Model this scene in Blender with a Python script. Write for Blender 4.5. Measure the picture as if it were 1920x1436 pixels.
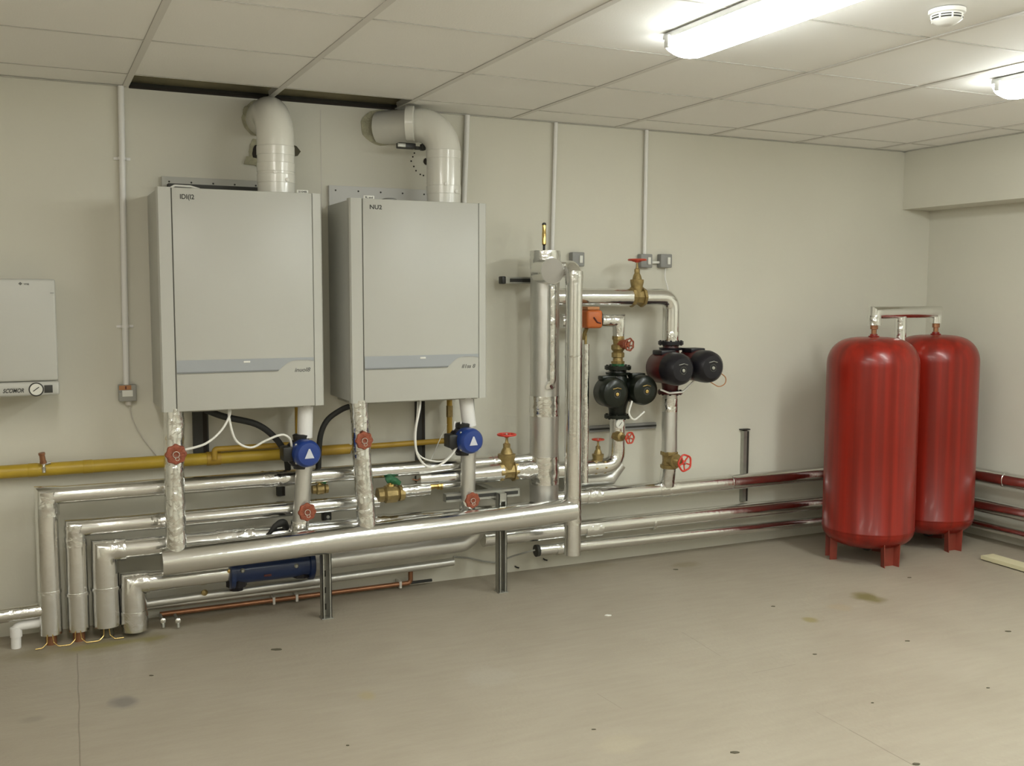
import bpy, bmesh, math, random
from mathutils import Vector, Matrix, noise
random.seed(7)
for o in list(bpy.data.objects): bpy.data.objects.remove(o)
SC = bpy.context.scene
COL = SC.collection
PI = math.pi

# ---------------------------------------------------------------- camera
CAM = Vector((0.5196, -4.6492, 1.4259)); YAW, PITCH, ROLL, FPX = 0.44478, 0.086388, 0.001815, 1906.84
FW = Vector((math.sin(YAW)*math.cos(PITCH), math.cos(YAW)*math.cos(PITCH), -math.sin(PITCH)))
_r = Vector((math.cos(YAW), -math.sin(YAW), 0)); _u = _r.cross(FW)
RT = math.cos(ROLL)*_r + math.sin(ROLL)*_u; UP = -math.sin(ROLL)*_r + math.cos(ROLL)*_u
cd = bpy.data.cameras.new('camera'); cam = bpy.data.objects.new('camera', cd); COL.objects.link(cam)
cd.sensor_width = 36; cd.sensor_fit = 'HORIZONTAL'; cd.lens = FPX/1920*36; cd.clip_start = .05
cam.matrix_world = Matrix(((RT.x, UP.x, -FW.x, CAM.x), (RT.y, UP.y, -FW.y, CAM.y), (RT.z, UP.z, -FW.z, CAM.z), (0, 0, 0, 1)))
SC.camera = cam
def P(u, v, y=None, z=None, x=None):
    """point of the room seen at photo pixel (u, v) on the plane y=, z= or x="""
    d = FW + RT*((u-960)/FPX) - UP*((v-718)/FPX)
    if y is not None: t = (y-CAM.y)/d.y
    elif z is not None: t = (z-CAM.z)/d.z
    else: t = (x-CAM.x)/d.x
    return CAM + d*t

# ---------------------------------------------------------------- world, exposure
w = bpy.data.worlds.new('world'); SC.world = w; w.use_nodes = True
w.node_tree.nodes['Background'].inputs[0].default_value = (.8, .78, .7, 1)
w.node_tree.nodes['Background'].inputs[1].default_value = 0.02
SC.view_settings.view_transform = 'Standard'; SC.view_settings.look = 'None'
SC.view_settings.gamma = 1; SC.view_settings.use_curve_mapping = False
SC.view_settings.exposure = 0.80
LAMP_E = 14.0
LAMP_C = (1.0, .97, .89)      # the tubes at the left, warmer
LAMP_D = (.985, 1.03, .985)     # the tubes at the right, cooler

# ---------------------------------------------------------------- materials
def mat(name, col, rough=.5, metal=0, bump=0, bscale=30, var=0, vscale=4, spec=.5, emit=None, ec=None, coat=0, bdist=.01):
    m = bpy.data.materials.new(name); m.use_nodes = True
    n = m.node_tree.nodes; l = m.node_tree.links; b = n['Principled BSDF']
    b.inputs['Base Color'].default_value = (*col, 1); b.inputs['Roughness'].default_value = rough
    b.inputs['Metallic'].default_value = metal; b.inputs['Specular IOR Level'].default_value = spec
    if coat: b.inputs['Coat Weight'].default_value = coat; b.inputs['Coat Roughness'].default_value = .08
    tc = n.new('ShaderNodeTexCoord')
    if var:
        t = n.new('ShaderNodeTexNoise'); t.inputs['Scale'].default_value = vscale; t.inputs['Detail'].default_value = 5
        l.new(tc.outputs['Object'], t.inputs['Vector'])
        r = n.new('ShaderNodeMapRange'); l.new(t.outputs[0], r.inputs[0])
        r.inputs[1].default_value = .3; r.inputs[2].default_value = .7
        r.inputs[3].default_value = 1-var; r.inputs[4].default_value = 1+var*.5
        mx = n.new('ShaderNodeVectorMath'); mx.operation = 'SCALE'; mx.inputs[0].default_value = col
        l.new(r.outputs[0], mx.inputs['Scale']); l.new(mx.outputs[0], b.inputs['Base Color'])
    if bump:
        t = n.new('ShaderNodeTexNoise'); t.inputs['Scale'].default_value = bscale; t.inputs['Detail'].default_value = 4
        l.new(tc.outputs['Object'], t.inputs['Vector'])
        bp = n.new('ShaderNodeBump'); bp.inputs['Strength'].default_value = bump; bp.inputs['Distance'].default_value = bdist
        l.new(t.outputs[0], bp.inputs['Height']); l.new(bp.outputs[0], b.inputs['Normal'])
    if emit:
        b.inputs['Emission Color'].default_value = (*(ec or LAMP_C), 1); b.inputs['Emission Strength'].default_value = emit
    return m
def foil(name, wr, rough, col=(.80, .80, .785)):
    m = mat(name, col, rough, 1.0); n = m.node_tree.nodes; l = m.node_tree.links; b = n['Principled BSDF']
    tc = n['Texture Coordinate']
    a = n.new('ShaderNodeTexNoise'); a.inputs['Scale'].default_value = 16; a.inputs['Detail'].default_value = 3; a.inputs['Distortion'].default_value = .6
    v = n.new('ShaderNodeTexVoronoi'); v.inputs['Scale'].default_value = 42
    f = n.new('ShaderNodeTexNoise'); f.inputs['Scale'].default_value = 260; f.inputs['Detail'].default_value = 1
    for t in (a, v, f): l.new(tc.outputs['Object'], t.inputs['Vector'])
    b1 = n.new('ShaderNodeBump'); b1.inputs['Strength'].default_value = wr; b1.inputs['Distance'].default_value = .012
    b2 = n.new('ShaderNodeBump'); b2.inputs['Strength'].default_value = wr*.5; b2.inputs['Distance'].default_value = .004
    b3 = n.new('ShaderNodeBump'); b3.inputs['Strength'].default_value = .12; b3.inputs['Distance'].default_value = .0006
    l.new(a.outputs[0], b1.inputs['Height']); l.new(v.outputs[0], b2.inputs['Height']); l.new(f.outputs[0], b3.inputs['Height'])
    l.new(b1.outputs[0], b2.inputs['Normal']); l.new(b2.outputs[0], b3.inputs['Normal']); l.new(b3.outputs[0], b.inputs['Normal'])
    return m
M = dict(
    wall=mat('wall_paint', (.65, .632, .545), .6, bump=.05, bscale=40, var=.03, vscale=1.5),
    block=mat('raw_blockwork', (.46, .42, .28), .9, bump=.4, bscale=25, var=.2, vscale=6),
    plaster=mat('broken_plaster', (.45, .43, .30), .9, bump=.8, bscale=60, var=.3, vscale=30),
    hole=mat('dark_hole', (.03, .025, .02), 1),
    tee=mat('tee_bar_white', (.72, .70, .66), .45),
    tee_groove=mat('tile_edge_groove', (.42, .40, .36), .8),
    angle=mat('perimeter_angle', (.55, .54, .50), .5),
    foil=foil('foil_smooth', .09, .17), crumple=foil('foil_crumpled', .48, .17),
    foil_dull=foil('foil_dull', .12, .42, (.66, .655, .63)),
    enamel=mat('white_enamel', (.50, .50, .46), .38, var=.02), enamel_side=mat('white_enamel_wing', (.495, .495, .455), .42),
    seam=mat('seam_dark', (.10, .10, .09), .7),
    strip=mat('silver_grey_strip', (.36, .38, .40), .45, metal=.3), strip_dark=mat('grey_strip_line', (.20, .21, .21), .5),
    ink=mat('dark_ink', (.04, .04, .035), .6), ink_soft=mat('grey_ink', (.14, .14, .13), .6),
    pvc=mat('flue_white', (.72, .71, .65), .22, coat=.3), pvc_dull=mat('white_plastic', (.80, .79, .77), .4),
    cable=mat('white_cable', (.78, .77, .72), .4),
    brass=mat('bronze_valve', (.34, .25, .10), .42, metal=.6, bump=.3, bscale=60, var=.25, vscale=40),
    brass_shiny=mat('bright_brass', (.72, .52, .20), .25, metal=1),
    wheel=mat('red_wheel_paint', (.50, .055, .025), .4), wheel_bright=mat('bright_red_wheel', (.62, .05, .03), .38),
    wheel_rust=mat('rusty_red_wheel', (.30, .075, .035), .4, bump=.6, bscale=90, var=.3, vscale=50),
    tank=None, tank_leg=mat('red_leg', (.25, .045, .028), .45, var=.2, vscale=12),
    blue=mat('pump_blue', (.012, .045, .24), .32, coat=.3), blue_dark=mat('dark_blue_fitting', (.009, .026, .095), .35, coat=.2),
    black=mat('black_plastic', (.018, .018, .017), .4), green_black=mat('black_green_cast', (.009, .012, .008), .3, coat=.05, spec=.35),
    maroon=mat('maroon_cast', (.075, .010, .010), .34, coat=.08), navy_black=mat('dark_cap', (.012, .011, .015), .34, spec=.35),
    orange=mat('orange_plastic', (.48, .12, .025), .45), rubber=mat('black_rubber', (.02, .02, .018), .65),
    yellow=mat('yellow_gas_pipe', (.47, .32, .03), .38, var=.12, vscale=7), ochre=mat('ochre_gas_pipe', (.42, .26, .03), .4, var=.12, vscale=7),
    copper=mat('copper', (.36, .17, .09), .36, metal=.7, var=.2, vscale=9),
    galv=mat('galvanised', (.42, .42, .38), .42, metal=.8, var=.15, vscale=20), galv_dark=mat('strut_dark', (.05, .05, .045), .6, metal=.3),
    box=mat('grey_box', (.34, .34, .31), .5), box_dark=mat('grey_switch', (.27, .27, .26), .5), paper=mat('white_label', (.75, .75, .70), .6),
    rust_label=mat('orange_label', (.45, .20, .08), .6), grey_disc=mat('dull_end_cap', (.36, .34, .30), .6),
    green=mat('green_lever', (.02, .13, .05), .5), dial=mat('dial_white', (.72, .72, .66), .35),
    cream=mat('cream_board', (.62, .58, .38), .6), triangle=mat('silver_triangle', (.62, .64, .70), .4),
    emit=mat('lamp_diffuser_warm', (.9, .9, .88), .4, emit=LAMP_E), emit_cool=mat('lamp_diffuser_cool', (.9, .9, .88), .4, emit=LAMP_E*1.0, ec=LAMP_D), emit_bright=mat('lamp_diffuser_bright', (.9, .9, .88), .4, emit=LAMP_E*1.5, ec=LAMP_D), tray=mat('lamp_tray', (.62, .62, .60), .4),
    white=mat('detector_white', (.80, .79, .75), .4), clip=mat('clip_white', (.60, .57, .52), .5),
    chip=mat('debris_dark', (.09, .08, .05), .8), chip_tan=mat('debris_tan', (.33, .28, .12), .8),
)
def tank_mat():
    m = mat('red_tank_paint', (.30, .014, .005), .30, coat=.10, spec=.4); n = m.node_tree.nodes; l = m.node_tree.links; b = n['Principled BSDF']
    tc = n['Texture Coordinate']; mp = n.new('ShaderNodeMapping'); mp.inputs['Scale'].default_value = (22, 22, .6)
    t = n.new('ShaderNodeTexNoise'); t.inputs['Scale'].default_value = 1; t.inputs['Detail'].default_value = 3
    l.new(tc.outputs['Object'], mp.inputs[0]); l.new(mp.outputs[0], t.inputs['Vector'])
    r = n.new('ShaderNodeValToRGB'); l.new(t.outputs[0], r.inputs[0])  # upright reflection lines painted as streaks into the red
    r.color_ramp.elements[0].position = .35; r.color_ramp.elements[0].color = (.17, .008, .003, 1)
    r.color_ramp.elements[1].position = .7; r.color_ramp.elements[1].color = (.30, .014, .005, 1)
    l.new(r.outputs[0], b.inputs['Base Color'])
    bp = n.new('ShaderNodeBump'); bp.inputs['Strength'].default_value = .15; bp.inputs['Distance'].default_value = .006
    l.new(t.outputs[0], bp.inputs['Height']); l.new(bp.outputs[0], b.inputs['Coat Normal'])
    return m
M['tank'] = tank_mat()
def floor_mat():
    m = mat('screed_floor', (.44, .40, .33), .5, bump=.12, bscale=60); n = m.node_tree.nodes; l = m.node_tree.links; b = n['Principled BSDF']
    tc = n['Texture Coordinate']
    t = n.new('ShaderNodeTexNoise'); t.inputs['Scale'].default_value = 1.3; t.inputs['Detail'].default_value = 8; t.inputs['Roughness'].default_value = .6
    mp = n.new('ShaderNodeMapping'); mp.inputs['Rotation'].default_value = (0, 0, .4); mp.inputs['Scale'].default_value = (1, 6, 1)
    t2 = n.new('ShaderNodeTexNoise'); t2.inputs['Scale'].default_value = 5; t2.inputs['Detail'].default_value = 6
    l.new(tc.outputs['Object'], t.inputs['Vector']); l.new(tc.outputs['Object'], mp.inputs[0]); l.new(mp.outputs[0], t2.inputs['Vector'])
    ad = n.new('ShaderNodeMath'); ad.operation = 'ADD'; l.new(t.outputs[0], ad.inputs[0])
    mu = n.new('ShaderNodeMath'); mu.operation = 'MULTIPLY'; mu.inputs[1].default_value = .5; l.new(t2.outputs[0], mu.inputs[0]); l.new(mu.outputs[0], ad.inputs[1])
    r = n.new('ShaderNodeValToRGB'); l.new(ad.outputs[0], r.inputs[0])
    e = r.color_ramp.elements; e[0].position = .5; e[0].color = (.305, .265, .205, 1); e[1].position = 1.0; e[1].color = (.37, .33, .26, 1)
    col = r.outputs[0]
    sx = n.new('ShaderNodeSeparateXYZ'); l.new(tc.outputs['Object'], sx.inputs[0])
    def math_(op, a, b_=None):
        q = n.new('ShaderNodeMath'); q.operation = op
        for k, s in enumerate((a, b_)):
            if s is None: continue
            if isinstance(s, (int, float)): q.inputs[k].default_value = s
            else: l.new(s, q.inputs[k])
        return q.outputs[0]
    def mixc(fac, c2):
        nonlocal col
        q = n.new('ShaderNodeMix'); q.data_type = 'RGBA'; l.new(fac, q.inputs[0]); l.new(col, q.inputs[6]); q.inputs[7].default_value = (*c2, 1); col = q.outputs[2]
    # stains: x, y, rx, ry, colour, strength
    t3 = n.new('ShaderNodeTexNoise'); t3.inputs['Scale'].default_value = 9; l.new(tc.outputs['Object'], t3.inputs['Vector'])
    for (u, v, rx, ry, c, s) in [(1628, 1120, .075, .085, (.16, .14, .045), .85), (1519, 1162, .035, .04, (.24, .20, .06), .7), (1575, 1139, .05, .06, (.36, .28, .17), .4),
                                 (232, 1316, .05, .06, (.15, .14, .13), .7), (688, 1304, .03, .05, (.34, .28, .13), .5), (62, 1348, .05, .03, (.2, .18, .14), .4),
                                 (1290, 1058, .10, .05, (.2, .17, .08), .5), (915, 1270, .12, .1, (.40, .37, .31), .4), (1165, 1395, .1, .06, (.42, .37, .26), .3),
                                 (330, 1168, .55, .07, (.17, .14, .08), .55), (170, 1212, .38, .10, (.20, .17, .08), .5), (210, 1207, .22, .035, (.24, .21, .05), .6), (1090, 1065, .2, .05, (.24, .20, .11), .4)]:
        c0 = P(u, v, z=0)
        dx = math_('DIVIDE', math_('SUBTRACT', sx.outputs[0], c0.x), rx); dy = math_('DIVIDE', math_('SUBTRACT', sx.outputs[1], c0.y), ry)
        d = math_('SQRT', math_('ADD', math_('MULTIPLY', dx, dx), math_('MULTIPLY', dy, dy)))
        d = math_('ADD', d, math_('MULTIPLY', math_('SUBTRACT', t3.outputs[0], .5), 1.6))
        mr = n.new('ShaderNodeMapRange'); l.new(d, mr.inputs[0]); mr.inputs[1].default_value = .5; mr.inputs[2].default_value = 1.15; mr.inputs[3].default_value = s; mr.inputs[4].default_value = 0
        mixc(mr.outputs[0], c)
    # hairline joint and cracks
    t4 = n.new('ShaderNodeTexNoise'); t4.inputs['Scale'].default_value = 3; l.new(tc.outputs['Object'], t4.inputs['Vector'])
    wob = math_('MULTIPLY', math_('SUBTRACT', t4.outputs[0], .5), .02)
    for (u1, v1, u2, v2, s, wd) in [(145, 1225, 150, 1436, .55, .0022), (1278, 1185, 1352, 1230, .3, .002), (1410, 1262, 1492, 1246, .3, .002),
                                (1590, 1368, 1712, 1434, .5, .0022), (1120, 1300, 1165, 1328, .25, .002), (1530, 1335, 1590, 1368, .3, .002)]:
        a = P(u1, v1, z=0); b_ = P(u2, v2, z=0); d = (b_-a); L = d.length; d /= L
        px = math_('SUBTRACT', sx.outputs[0], a.x); py = math_('SUBTRACT', sx.outputs[1], a.y)
        al = math_('ADD', math_('MULTIPLY', px, d.x), math_('MULTIPLY', py, d.y))
        ac = math_('ABSOLUTE', math_('ADD', math_('SUBTRACT', math_('MULTIPLY', px, d.y), math_('MULTIPLY', py, d.x)), wob))
        f = math_('MULTIPLY', math_('MULTIPLY', math_('LESS_THAN', ac, wd), math_('GREATER_THAN', al, 0)), math_('LESS_THAN', al, L))
        mixc(math_('MULTIPLY', f, s), (.12, .10, .07))
    l.new(col, b.inputs['Base Color'])
    return m
M['floor'] = floor_mat()
def tile_mat():
    return mat('ceiling_tile', (.91, .90, .87), .75, bump=.08, bscale=150)
M['tile'] = tile_mat()

# ---------------------------------------------------------------- mesh helpers
class MB:
    def __init__(s): s.v = []; s.f = []; s.m = []; s.mi = 0
    def add(s, vs, fs):
        o = len(s.v); s.v += [Vector(v) for v in vs]; s.f += [tuple(i+o for i in f) for f in fs]; s.m += [s.mi]*len(fs); return s
    def box(s, a, b, mx=None):
        x0, y0, z0 = [min(a[i], b[i]) for i in range(3)]; x1, y1, z1 = [max(a[i], b[i]) for i in range(3)]
        vs = [Vector(c) for c in ((x0, y0, z0), (x1, y0, z0), (x1, y1, z0), (x0, y1, z0), (x0, y0, z1), (x1, y0, z1), (x1, y1, z1), (x0, y1, z1))]
        if mx: vs = [mx @ c for c in vs]
        return s.add(vs, [(0, 3, 2, 1), (4, 5, 6, 7), (0, 1, 5, 4), (1, 2, 6, 5), (2, 3, 7, 6), (3, 0, 4, 7)])
    def bbox(s, a, b, r=.004, seg=2):
        """box with rounded edges"""
        bm = bmesh.new(); bmesh.ops.create_cube(bm, size=1)
        a = Vector(a); b = Vector(b); c = (a+b)/2; d = b-a; d = Vector([abs(t) for t in d])
        for v in bm.verts: v.co = Vector((v.co.x*d.x+c.x, v.co.y*d.y+c.y, v.co.z*d.z+c.z))
        bmesh.ops.bevel(bm, geom=bm.edges[:], offset=min(r, min(d)*.49), segments=seg, profile=.5, affect='EDGES')
        bm.verts.index_update(); s.add([v.co.copy() for v in bm.verts], [tuple(v.index for v in f.verts) for f in bm.faces]); bm.free(); return s
    def lathe(s, o, ax, prof, n=28, wob=None):
        """prof: (distance along axis, radius)"""
        o = Vector(o); ax = Vector(ax).normalized(); t = Vector((0, 0, 1)) if abs(ax.z) < .9 else Vector((1, 0, 0))
        e = ax.cross(t).normalized(); g = ax.cross(e)
        vs = []; fs = []
        for h, r in prof:
            for k in range(n):
                a = 2*PI*k/n; rr = r*(1 if not wob else wob(a)); vs.append(o+ax*h+(e*math.cos(a)+g*math.sin(a))*rr)
        for i in range(len(prof)-1):
            for k in range(n): fs.append((i*n+k, i*n+(k+1) % n, (i+1)*n+(k+1) % n, (i+1)*n+k))
        fs.append(tuple(range(n-1, -1, -1))); fs.append(tuple((len(prof)-1)*n+k for k in range(n)))
        # axis direction gives the winding
        return s.add(vs, fs)
    def torus(s, o, ax, R, r, n=28, m=8, lobes=0, amp=0):
        o = Vector(o); ax = Vector(ax).normalized(); t = Vector((0, 0, 1)) if abs(ax.z) < .9 else Vector((1, 0, 0))
        e = ax.cross(t).normalized(); g = ax.cross(e); vs = []; fs = []
        for k in range(n):
            a = 2*PI*k/n; d = e*math.cos(a)+g*math.sin(a); RR = R*(1+amp*math.cos(lobes*a))
            for j in range(m):
                b = 2*PI*j/m; vs.append(o+d*(RR+r*math.cos(b))+ax*(r*math.sin(b)))
        for k in range(n):
            for j in range(m): fs.append((k*m+j, ((k+1) % n)*m+j, ((k+1) % n)*m+(j+1) % m, k*m+(j+1) % m))
        return s.add(vs, fs)
    def tube(s, pts, r, n=24, bend=0, seg=None, amp=0, wl=.04, seed=0, cap=True, bseg=6):
        """sweep along pts; bend: elbow radius (0: mitred); seg: ring spacing; amp: wrinkle height; r: number or list per point"""
        pts = [Vector(p) for p in pts]; rr = list(r) if isinstance(r, (list, tuple)) else [r]*len(pts)
        A = [(pts[0], rr[0])]
        for i in range(1, len(pts)-1):
            a, b, c = pts[i-1], pts[i], pts[i+1]; d1 = (b-a).normalized(); d2 = (c-b).normalized(); ang = d1.angle(d2, 0)
            if bend and ang > .05:
                L = min(bend*math.tan(ang/2), (b-a).length*.49, (c-b).length*.49); R = L/math.tan(ang/2)
                p1 = b-d1*L; axn = d1.cross(d2).normalized(); cen = p1+(axn.cross(d1))*R
                for k in range(bseg+1):
                    q = Matrix.Rotation(ang*k/bseg, 3, axn) @ (p1-cen); A.append((cen+q, rr[i]))
            else: A.append((b, rr[i]))
        A.append((pts[-1], rr[-1]))
        if seg:
            B = []
            for (a, ra), (b, rb) in zip(A, A[1:]):
                k = max(1, int((b-a).length/seg)); B += [(a.lerp(b, j/k), ra+(rb-ra)*j/k) for j in range(k)]
            B.append(A[-1]); A = B
        n_ = len(A); T = [(A[min(i+1, n_-1)][0]-A[max(i-1, 0)][0]) for i in range(n_)]
        D = [(A[i+1][0]-A[i][0]).normalized() for i in range(n_-1)]
        t0 = D[0]; up = Vector((0, 0, 1)) if abs(t0.z) < .9 else Vector((0, 1, 0)); e = t0.cross(up).normalized()
        vs = []; fs = []
        for i, (p, ra) in enumerate(A):
            di = D[min(i, n_-2)]; dp = D[max(i-1, 0)]; t = (di+dp).normalized()
            # transport the frame along the path, then stretch it into the mitre plane
            if i > 1: e = D[i-2].rotation_difference(dp) @ e
            e = (e-dp*e.dot(dp)).normalized(); g = dp.cross(e)
            for k in range(n):
                a = 2*PI*k/n; q = e*math.cos(a)+g*math.sin(a)
                ww = 0
                if amp: ww = amp*(noise.noise((p+q*ra)/wl+Vector((seed*7.3, 0, 0)))+.6*noise.noise((p+q*ra)/(wl*.4)+Vector((seed, 3, 0))))
                q = q*(ra+ww); q = q-dp*(q.dot(t)/max(dp.dot(t), .2)); vs.append(p+q)
        for i in range(n_-1):
            for k in range(n): fs.append((i*n+k, i*n+(k+1) % n, (i+1)*n+(k+1) % n, (i+1)*n+k))
        if cap: fs.append(tuple(range(n-1, -1, -1))); fs.append(tuple((n_-1)*n+k for k in range(n)))
        return s.add(vs, fs)
    def prism(s, poly, o, ex, ey, ez):
        """poly (a,b) in axes ex,ey from o, thickness vector ez"""
        o = Vector(o); ex = Vector(ex); ey = Vector(ey); ez = Vector(ez); n = len(poly)
        vs = [o+ex*a+ey*b for a, b in poly]+[o+ex*a+ey*b+ez for a, b in poly]
        fs = [tuple(range(n-1, -1, -1)), tuple(range(n, 2*n))]+[(i, (i+1) % n, (i+1) % n+n, i+n) for i in range(n)]
        return s.add(vs, fs)
    def build(s, name, m, parent=None, smooth=True, ang=35):
        me = bpy.data.meshes.new(name); org = Vector((0, 0, 0))
        if parent is None:
            xs = [v.x for v in s.v]; ys = [v.y for v in s.v]; zs = [v.z for v in s.v]
            org = Vector(((min(xs)+max(xs))/2, (min(ys)+max(ys))/2, min(zs)))
        elif parent.get('_world'): org = Vector(parent['_org'])
        me.from_pydata([v-org for v in s.v], [], s.f)
        for q in (m if isinstance(m, (list, tuple)) else [m]): me.materials.append(M[q])
        for i, p in enumerate(me.polygons): p.material_index = s.m[i]
        bm = bmesh.new(); bm.from_mesh(me); bmesh.ops.recalc_face_normals(bm, faces=bm.faces[:]); bm.to_mesh(me); bm.free()
        if smooth:
            for p in me.polygons: p.use_smooth = True
            me.set_sharp_from_angle(angle=math.radians(ang))
        o = bpy.data.objects.new(name, me); COL.objects.link(o); o.location = org
        if parent is not None:
            o.parent = parent; o.location = (0, 0, 0)
            if not parent.get('_world') and parent.type != 'MESH': pass
            if parent.type == 'MESH': o.location = (0, 0, 0)
            # sub-parts of world-built parts share the same origin
            if parent.get('_world'): o['_world'] = 1; o['_org'] = list(org)
        else: o['_world'] = 1; o['_org'] = list(org)
        return o
def tag(o, label=None, cat=None, group=None, kind=None):
    if label: o['label'] = label
    if cat: o['category'] = cat
    if group: o['group'] = group
    if kind: o['kind'] = kind
    return o
def thing(name, label, cat, org=(0, 0, 0), group=None, world=True):
    """an Empty at the thing's base; world=True: its parts are given in room coordinates"""
    o = bpy.data.objects.new(name, None); COL.objects.link(o); o.location = org; o.empty_display_size = .05
    if world: o['_world'] = 1; o['_org'] = list(org)
    return tag(o, label, cat, group)
def orient(o, loc, xd, zd, s=1):
    x = Vector(xd).normalized(); z = Vector(zd); z = (z-x*z.dot(x)).normalized(); y = z.cross(x)
    o.matrix_world = Matrix.Translation(loc) @ Matrix((x, y, z)).transposed().to_4x4() @ Matrix.Scale(s, 4)
    return o
def struct(o): return tag(o, kind='structure')
def text(name, s, size, o, ex, ez, m, parent, shear=0, width=None):
    """lettering standing on a surface: ex reading direction, ez up"""
    cu = bpy.data.curves.new(name, 'FONT'); cu.body = s; cu.size = size; cu.extrude = .0004; cu.shear = shear; cu.offset = size*.022
    t = bpy.data.objects.new('t', cu); COL.objects.link(t); bpy.context.view_layer.update()
    me = bpy.data.meshes.new_from_object(t.evaluated_get(bpy.context.evaluated_depsgraph_get())); bpy.data.objects.remove(t)
    ex = Vector(ex); ez = Vector(ez); n = ex.cross(ez); o = Vector(o); k = 1
    xs = [v.co.x for v in me.vertices]
    if width and xs: k = width/(max(xs)-min(xs))
    b = MB(); b.add([o+ex*v.co.x*k+ez*v.co.y+n*v.co.z for v in me.vertices], [tuple(p.vertices) for p in me.polygons])
    return b.build(name, m, parent, smooth=False)

# ---------------------------------------------------------------- the room
HC = 2.295; XW = 5.38; XR = 5.61; XL = -2.4; YB = -6.9
def wall(name, a, b, m='wall'): return struct(MB().box(a, b).build(name, m, smooth=False))
struct(MB().box((XL-.1, YB-.1, -.12), (XR+.1, .12, 0)).build('floor', 'floor', smooth=False))
bpy.data.objects['floor'].location = (0, 0, 0)
_me = bpy.data.objects['floor'].data
for v in _me.vertices: v.co += Vector(bpy.data.objects['floor']['_org'])
wall('wall_back', (XL-.1, 0, 0), (XR+.1, .12, HC))
wall('wall_left', (XL-.1, YB, 0), (XL, 0, HC+.5)); wall('wall_front', (XL-.1, YB-.1, 0), (XR+.1, YB, HC+.5))
wall('wall_right', (XR, YB, 0), (XR+.1, 0, HC+.5))
b = MB().box((XW, YB, 1.95), (XR, 0, HC+.02)); struct(b.build('trim_1', 'wall', smooth=False))
struct(MB().box((XL-.1, .02, HC), (XR+.1, .12, HC+.5)).build('wall_upper', 'block', smooth=False))
struct(MB().box((XL-.1, YB-.1, HC+.5), (XR+.1, .12, HC+.6)).build('trim_2', 'block', smooth=False))
# suspended ceiling: tiles in tee bars; the wall-side tiles behind the flues are missing
X0 = .9296; D3 = .2627; T = .012
xs = [XL]+[X0+.6*i for i in range(-5, 8) if XL < X0+.6*i < XW]+[XW]
ys = [0, -D3]+[-(D3+.6*k) for k in range(1, 12) if D3+.6*k < -YB]+[YB]
b = MB()
for i in range(len(xs)-1):
    for j in range(len(ys)-1):
        if j == 0 and xs[i] > .9 and xs[i+1] < 2.14: continue
        b.mi = 0; b.box((xs[i]+.004, ys[j]-.003, HC+.003), (xs[i+1]-.004, ys[j+1]+.003, HC+.018))
ceil = struct(b.build('ceiling', 'tile', smooth=False))
b = MB()
for x in xs[1:-1]:
    b.box((x-T, 0, HC-.0005), (x+T, YB, HC+.002)); b.box((x-.001, 0, HC), (x+.001, YB, HC+.035))
cr = b.build('main_tee_bars', 'tee', ceil, smooth=False)
b = MB()
for y in ys[1:-1]:
    for x0, x1 in zip(xs, xs[1:]): b.box((x0+T, y-.0035, HC+.0005), (x1-T, y+.0035, HC+.003)); b.box((x0+T, y-.001, HC+.001), (x1-T, y+.001, HC+.03))
b.build('cross_tee_bars', 'tee', ceil, smooth=False)
b = MB()
for x in xs[1:-1]: b.box((x-T-.0015, 0, HC+.0008), (x-T+.0008, YB, HC+.0028)); 
for y in ys[1:-1]: b.box((xs[0], y-.0065, HC+.001), (xs[-1], y-.0035, HC+.0028))
b.build('edge_grooves', 'tee_groove', ceil, smooth=False)
b = MB()
b.box((XL, -.022, HC-.001), (X0, 0, HC+.001)); b.box((X0+1.2, -.022, HC-.001), (XW, 0, HC+.001)); b.box((XL, -.002, HC), (X0, 0, HC+.03)); b.box((X0+1.2, -.002, HC), (XW, 0, HC+.03))
b.box((XW-.022, YB, HC-.001), (XW, 0, HC+.001)); b.build('perimeter_angle', 'angle', ceil, smooth=False)
# duct and rail seen up in the gap
t = thing('wall_rail', 'dark steel rail on the wall seen through the gap in the ceiling', 'rail', (X0+.6, 0, HC)); MB().box((X0+.014, -.012, HC-.004), (X0+1.2, .001, HC+.006)).build('black_lip', 'hole', t, smooth=False); MB().box((X0+.014, -.008, HC+.006), (X0+1.2, .019, HC+.02)).build('rail', 'galv_dark', t, smooth=False)

# ---------------------------------------------------------------- lamps, detector
def luminaire(cx, y1, L, label, wd=.155):
    t = thing('ceiling_light', label, 'light', (cx, y1-L/2, HC), 'linear ceiling lights')
    b = MB().bbox((cx-wd/2-.002, y1+.003, HC-.022), (cx+wd/2+.002, y1-L-.003, HC-.0005), .006); b.build('housing', 'tray', t)
    prof = []; 
    for k in range(15):
        a = PI*k/14; prof.append((-math.cos(a)*wd/2, -.020-math.sin(a)**.6*.060))
    b = MB(); vs = []; fs = []; rows = []
    st = [0, .006, .02, .045, L-.045, L-.02, L-.006, L]; sc = [.45, .78, .93, 1, 1, .93, .78, .45]
    for d, s in zip(st, sc):
        rows.append(len(vs)); vs += [(cx+p[0]*(.9+.1*s), y1-d, HC-.022+(p[1]+.022)*s) for p in prof]
    n = len(prof)
    for i in range(len(st)-1):
        for k in range(n-1): fs.append((rows[i]+k, rows[i]+k+1, rows[i+1]+k+1, rows[i+1]+k))
    fs.append(tuple(range(n))); fs.append(tuple(rows[-1]+k for k in range(n)))
    b.add(vs, fs).build('diffuser', 'emit' if cx < 2 else 'emit_cool' if cx < 3 else 'emit_bright', t, ang=60)
    for yy in (y1-.035, y1-L+.035):
        MB().bbox((cx-wd/2-.012, yy+.012, HC-.052), (cx-wd/2+.004, yy-.012, HC-.012), .003).build('clip', 'tray', t)
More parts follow.
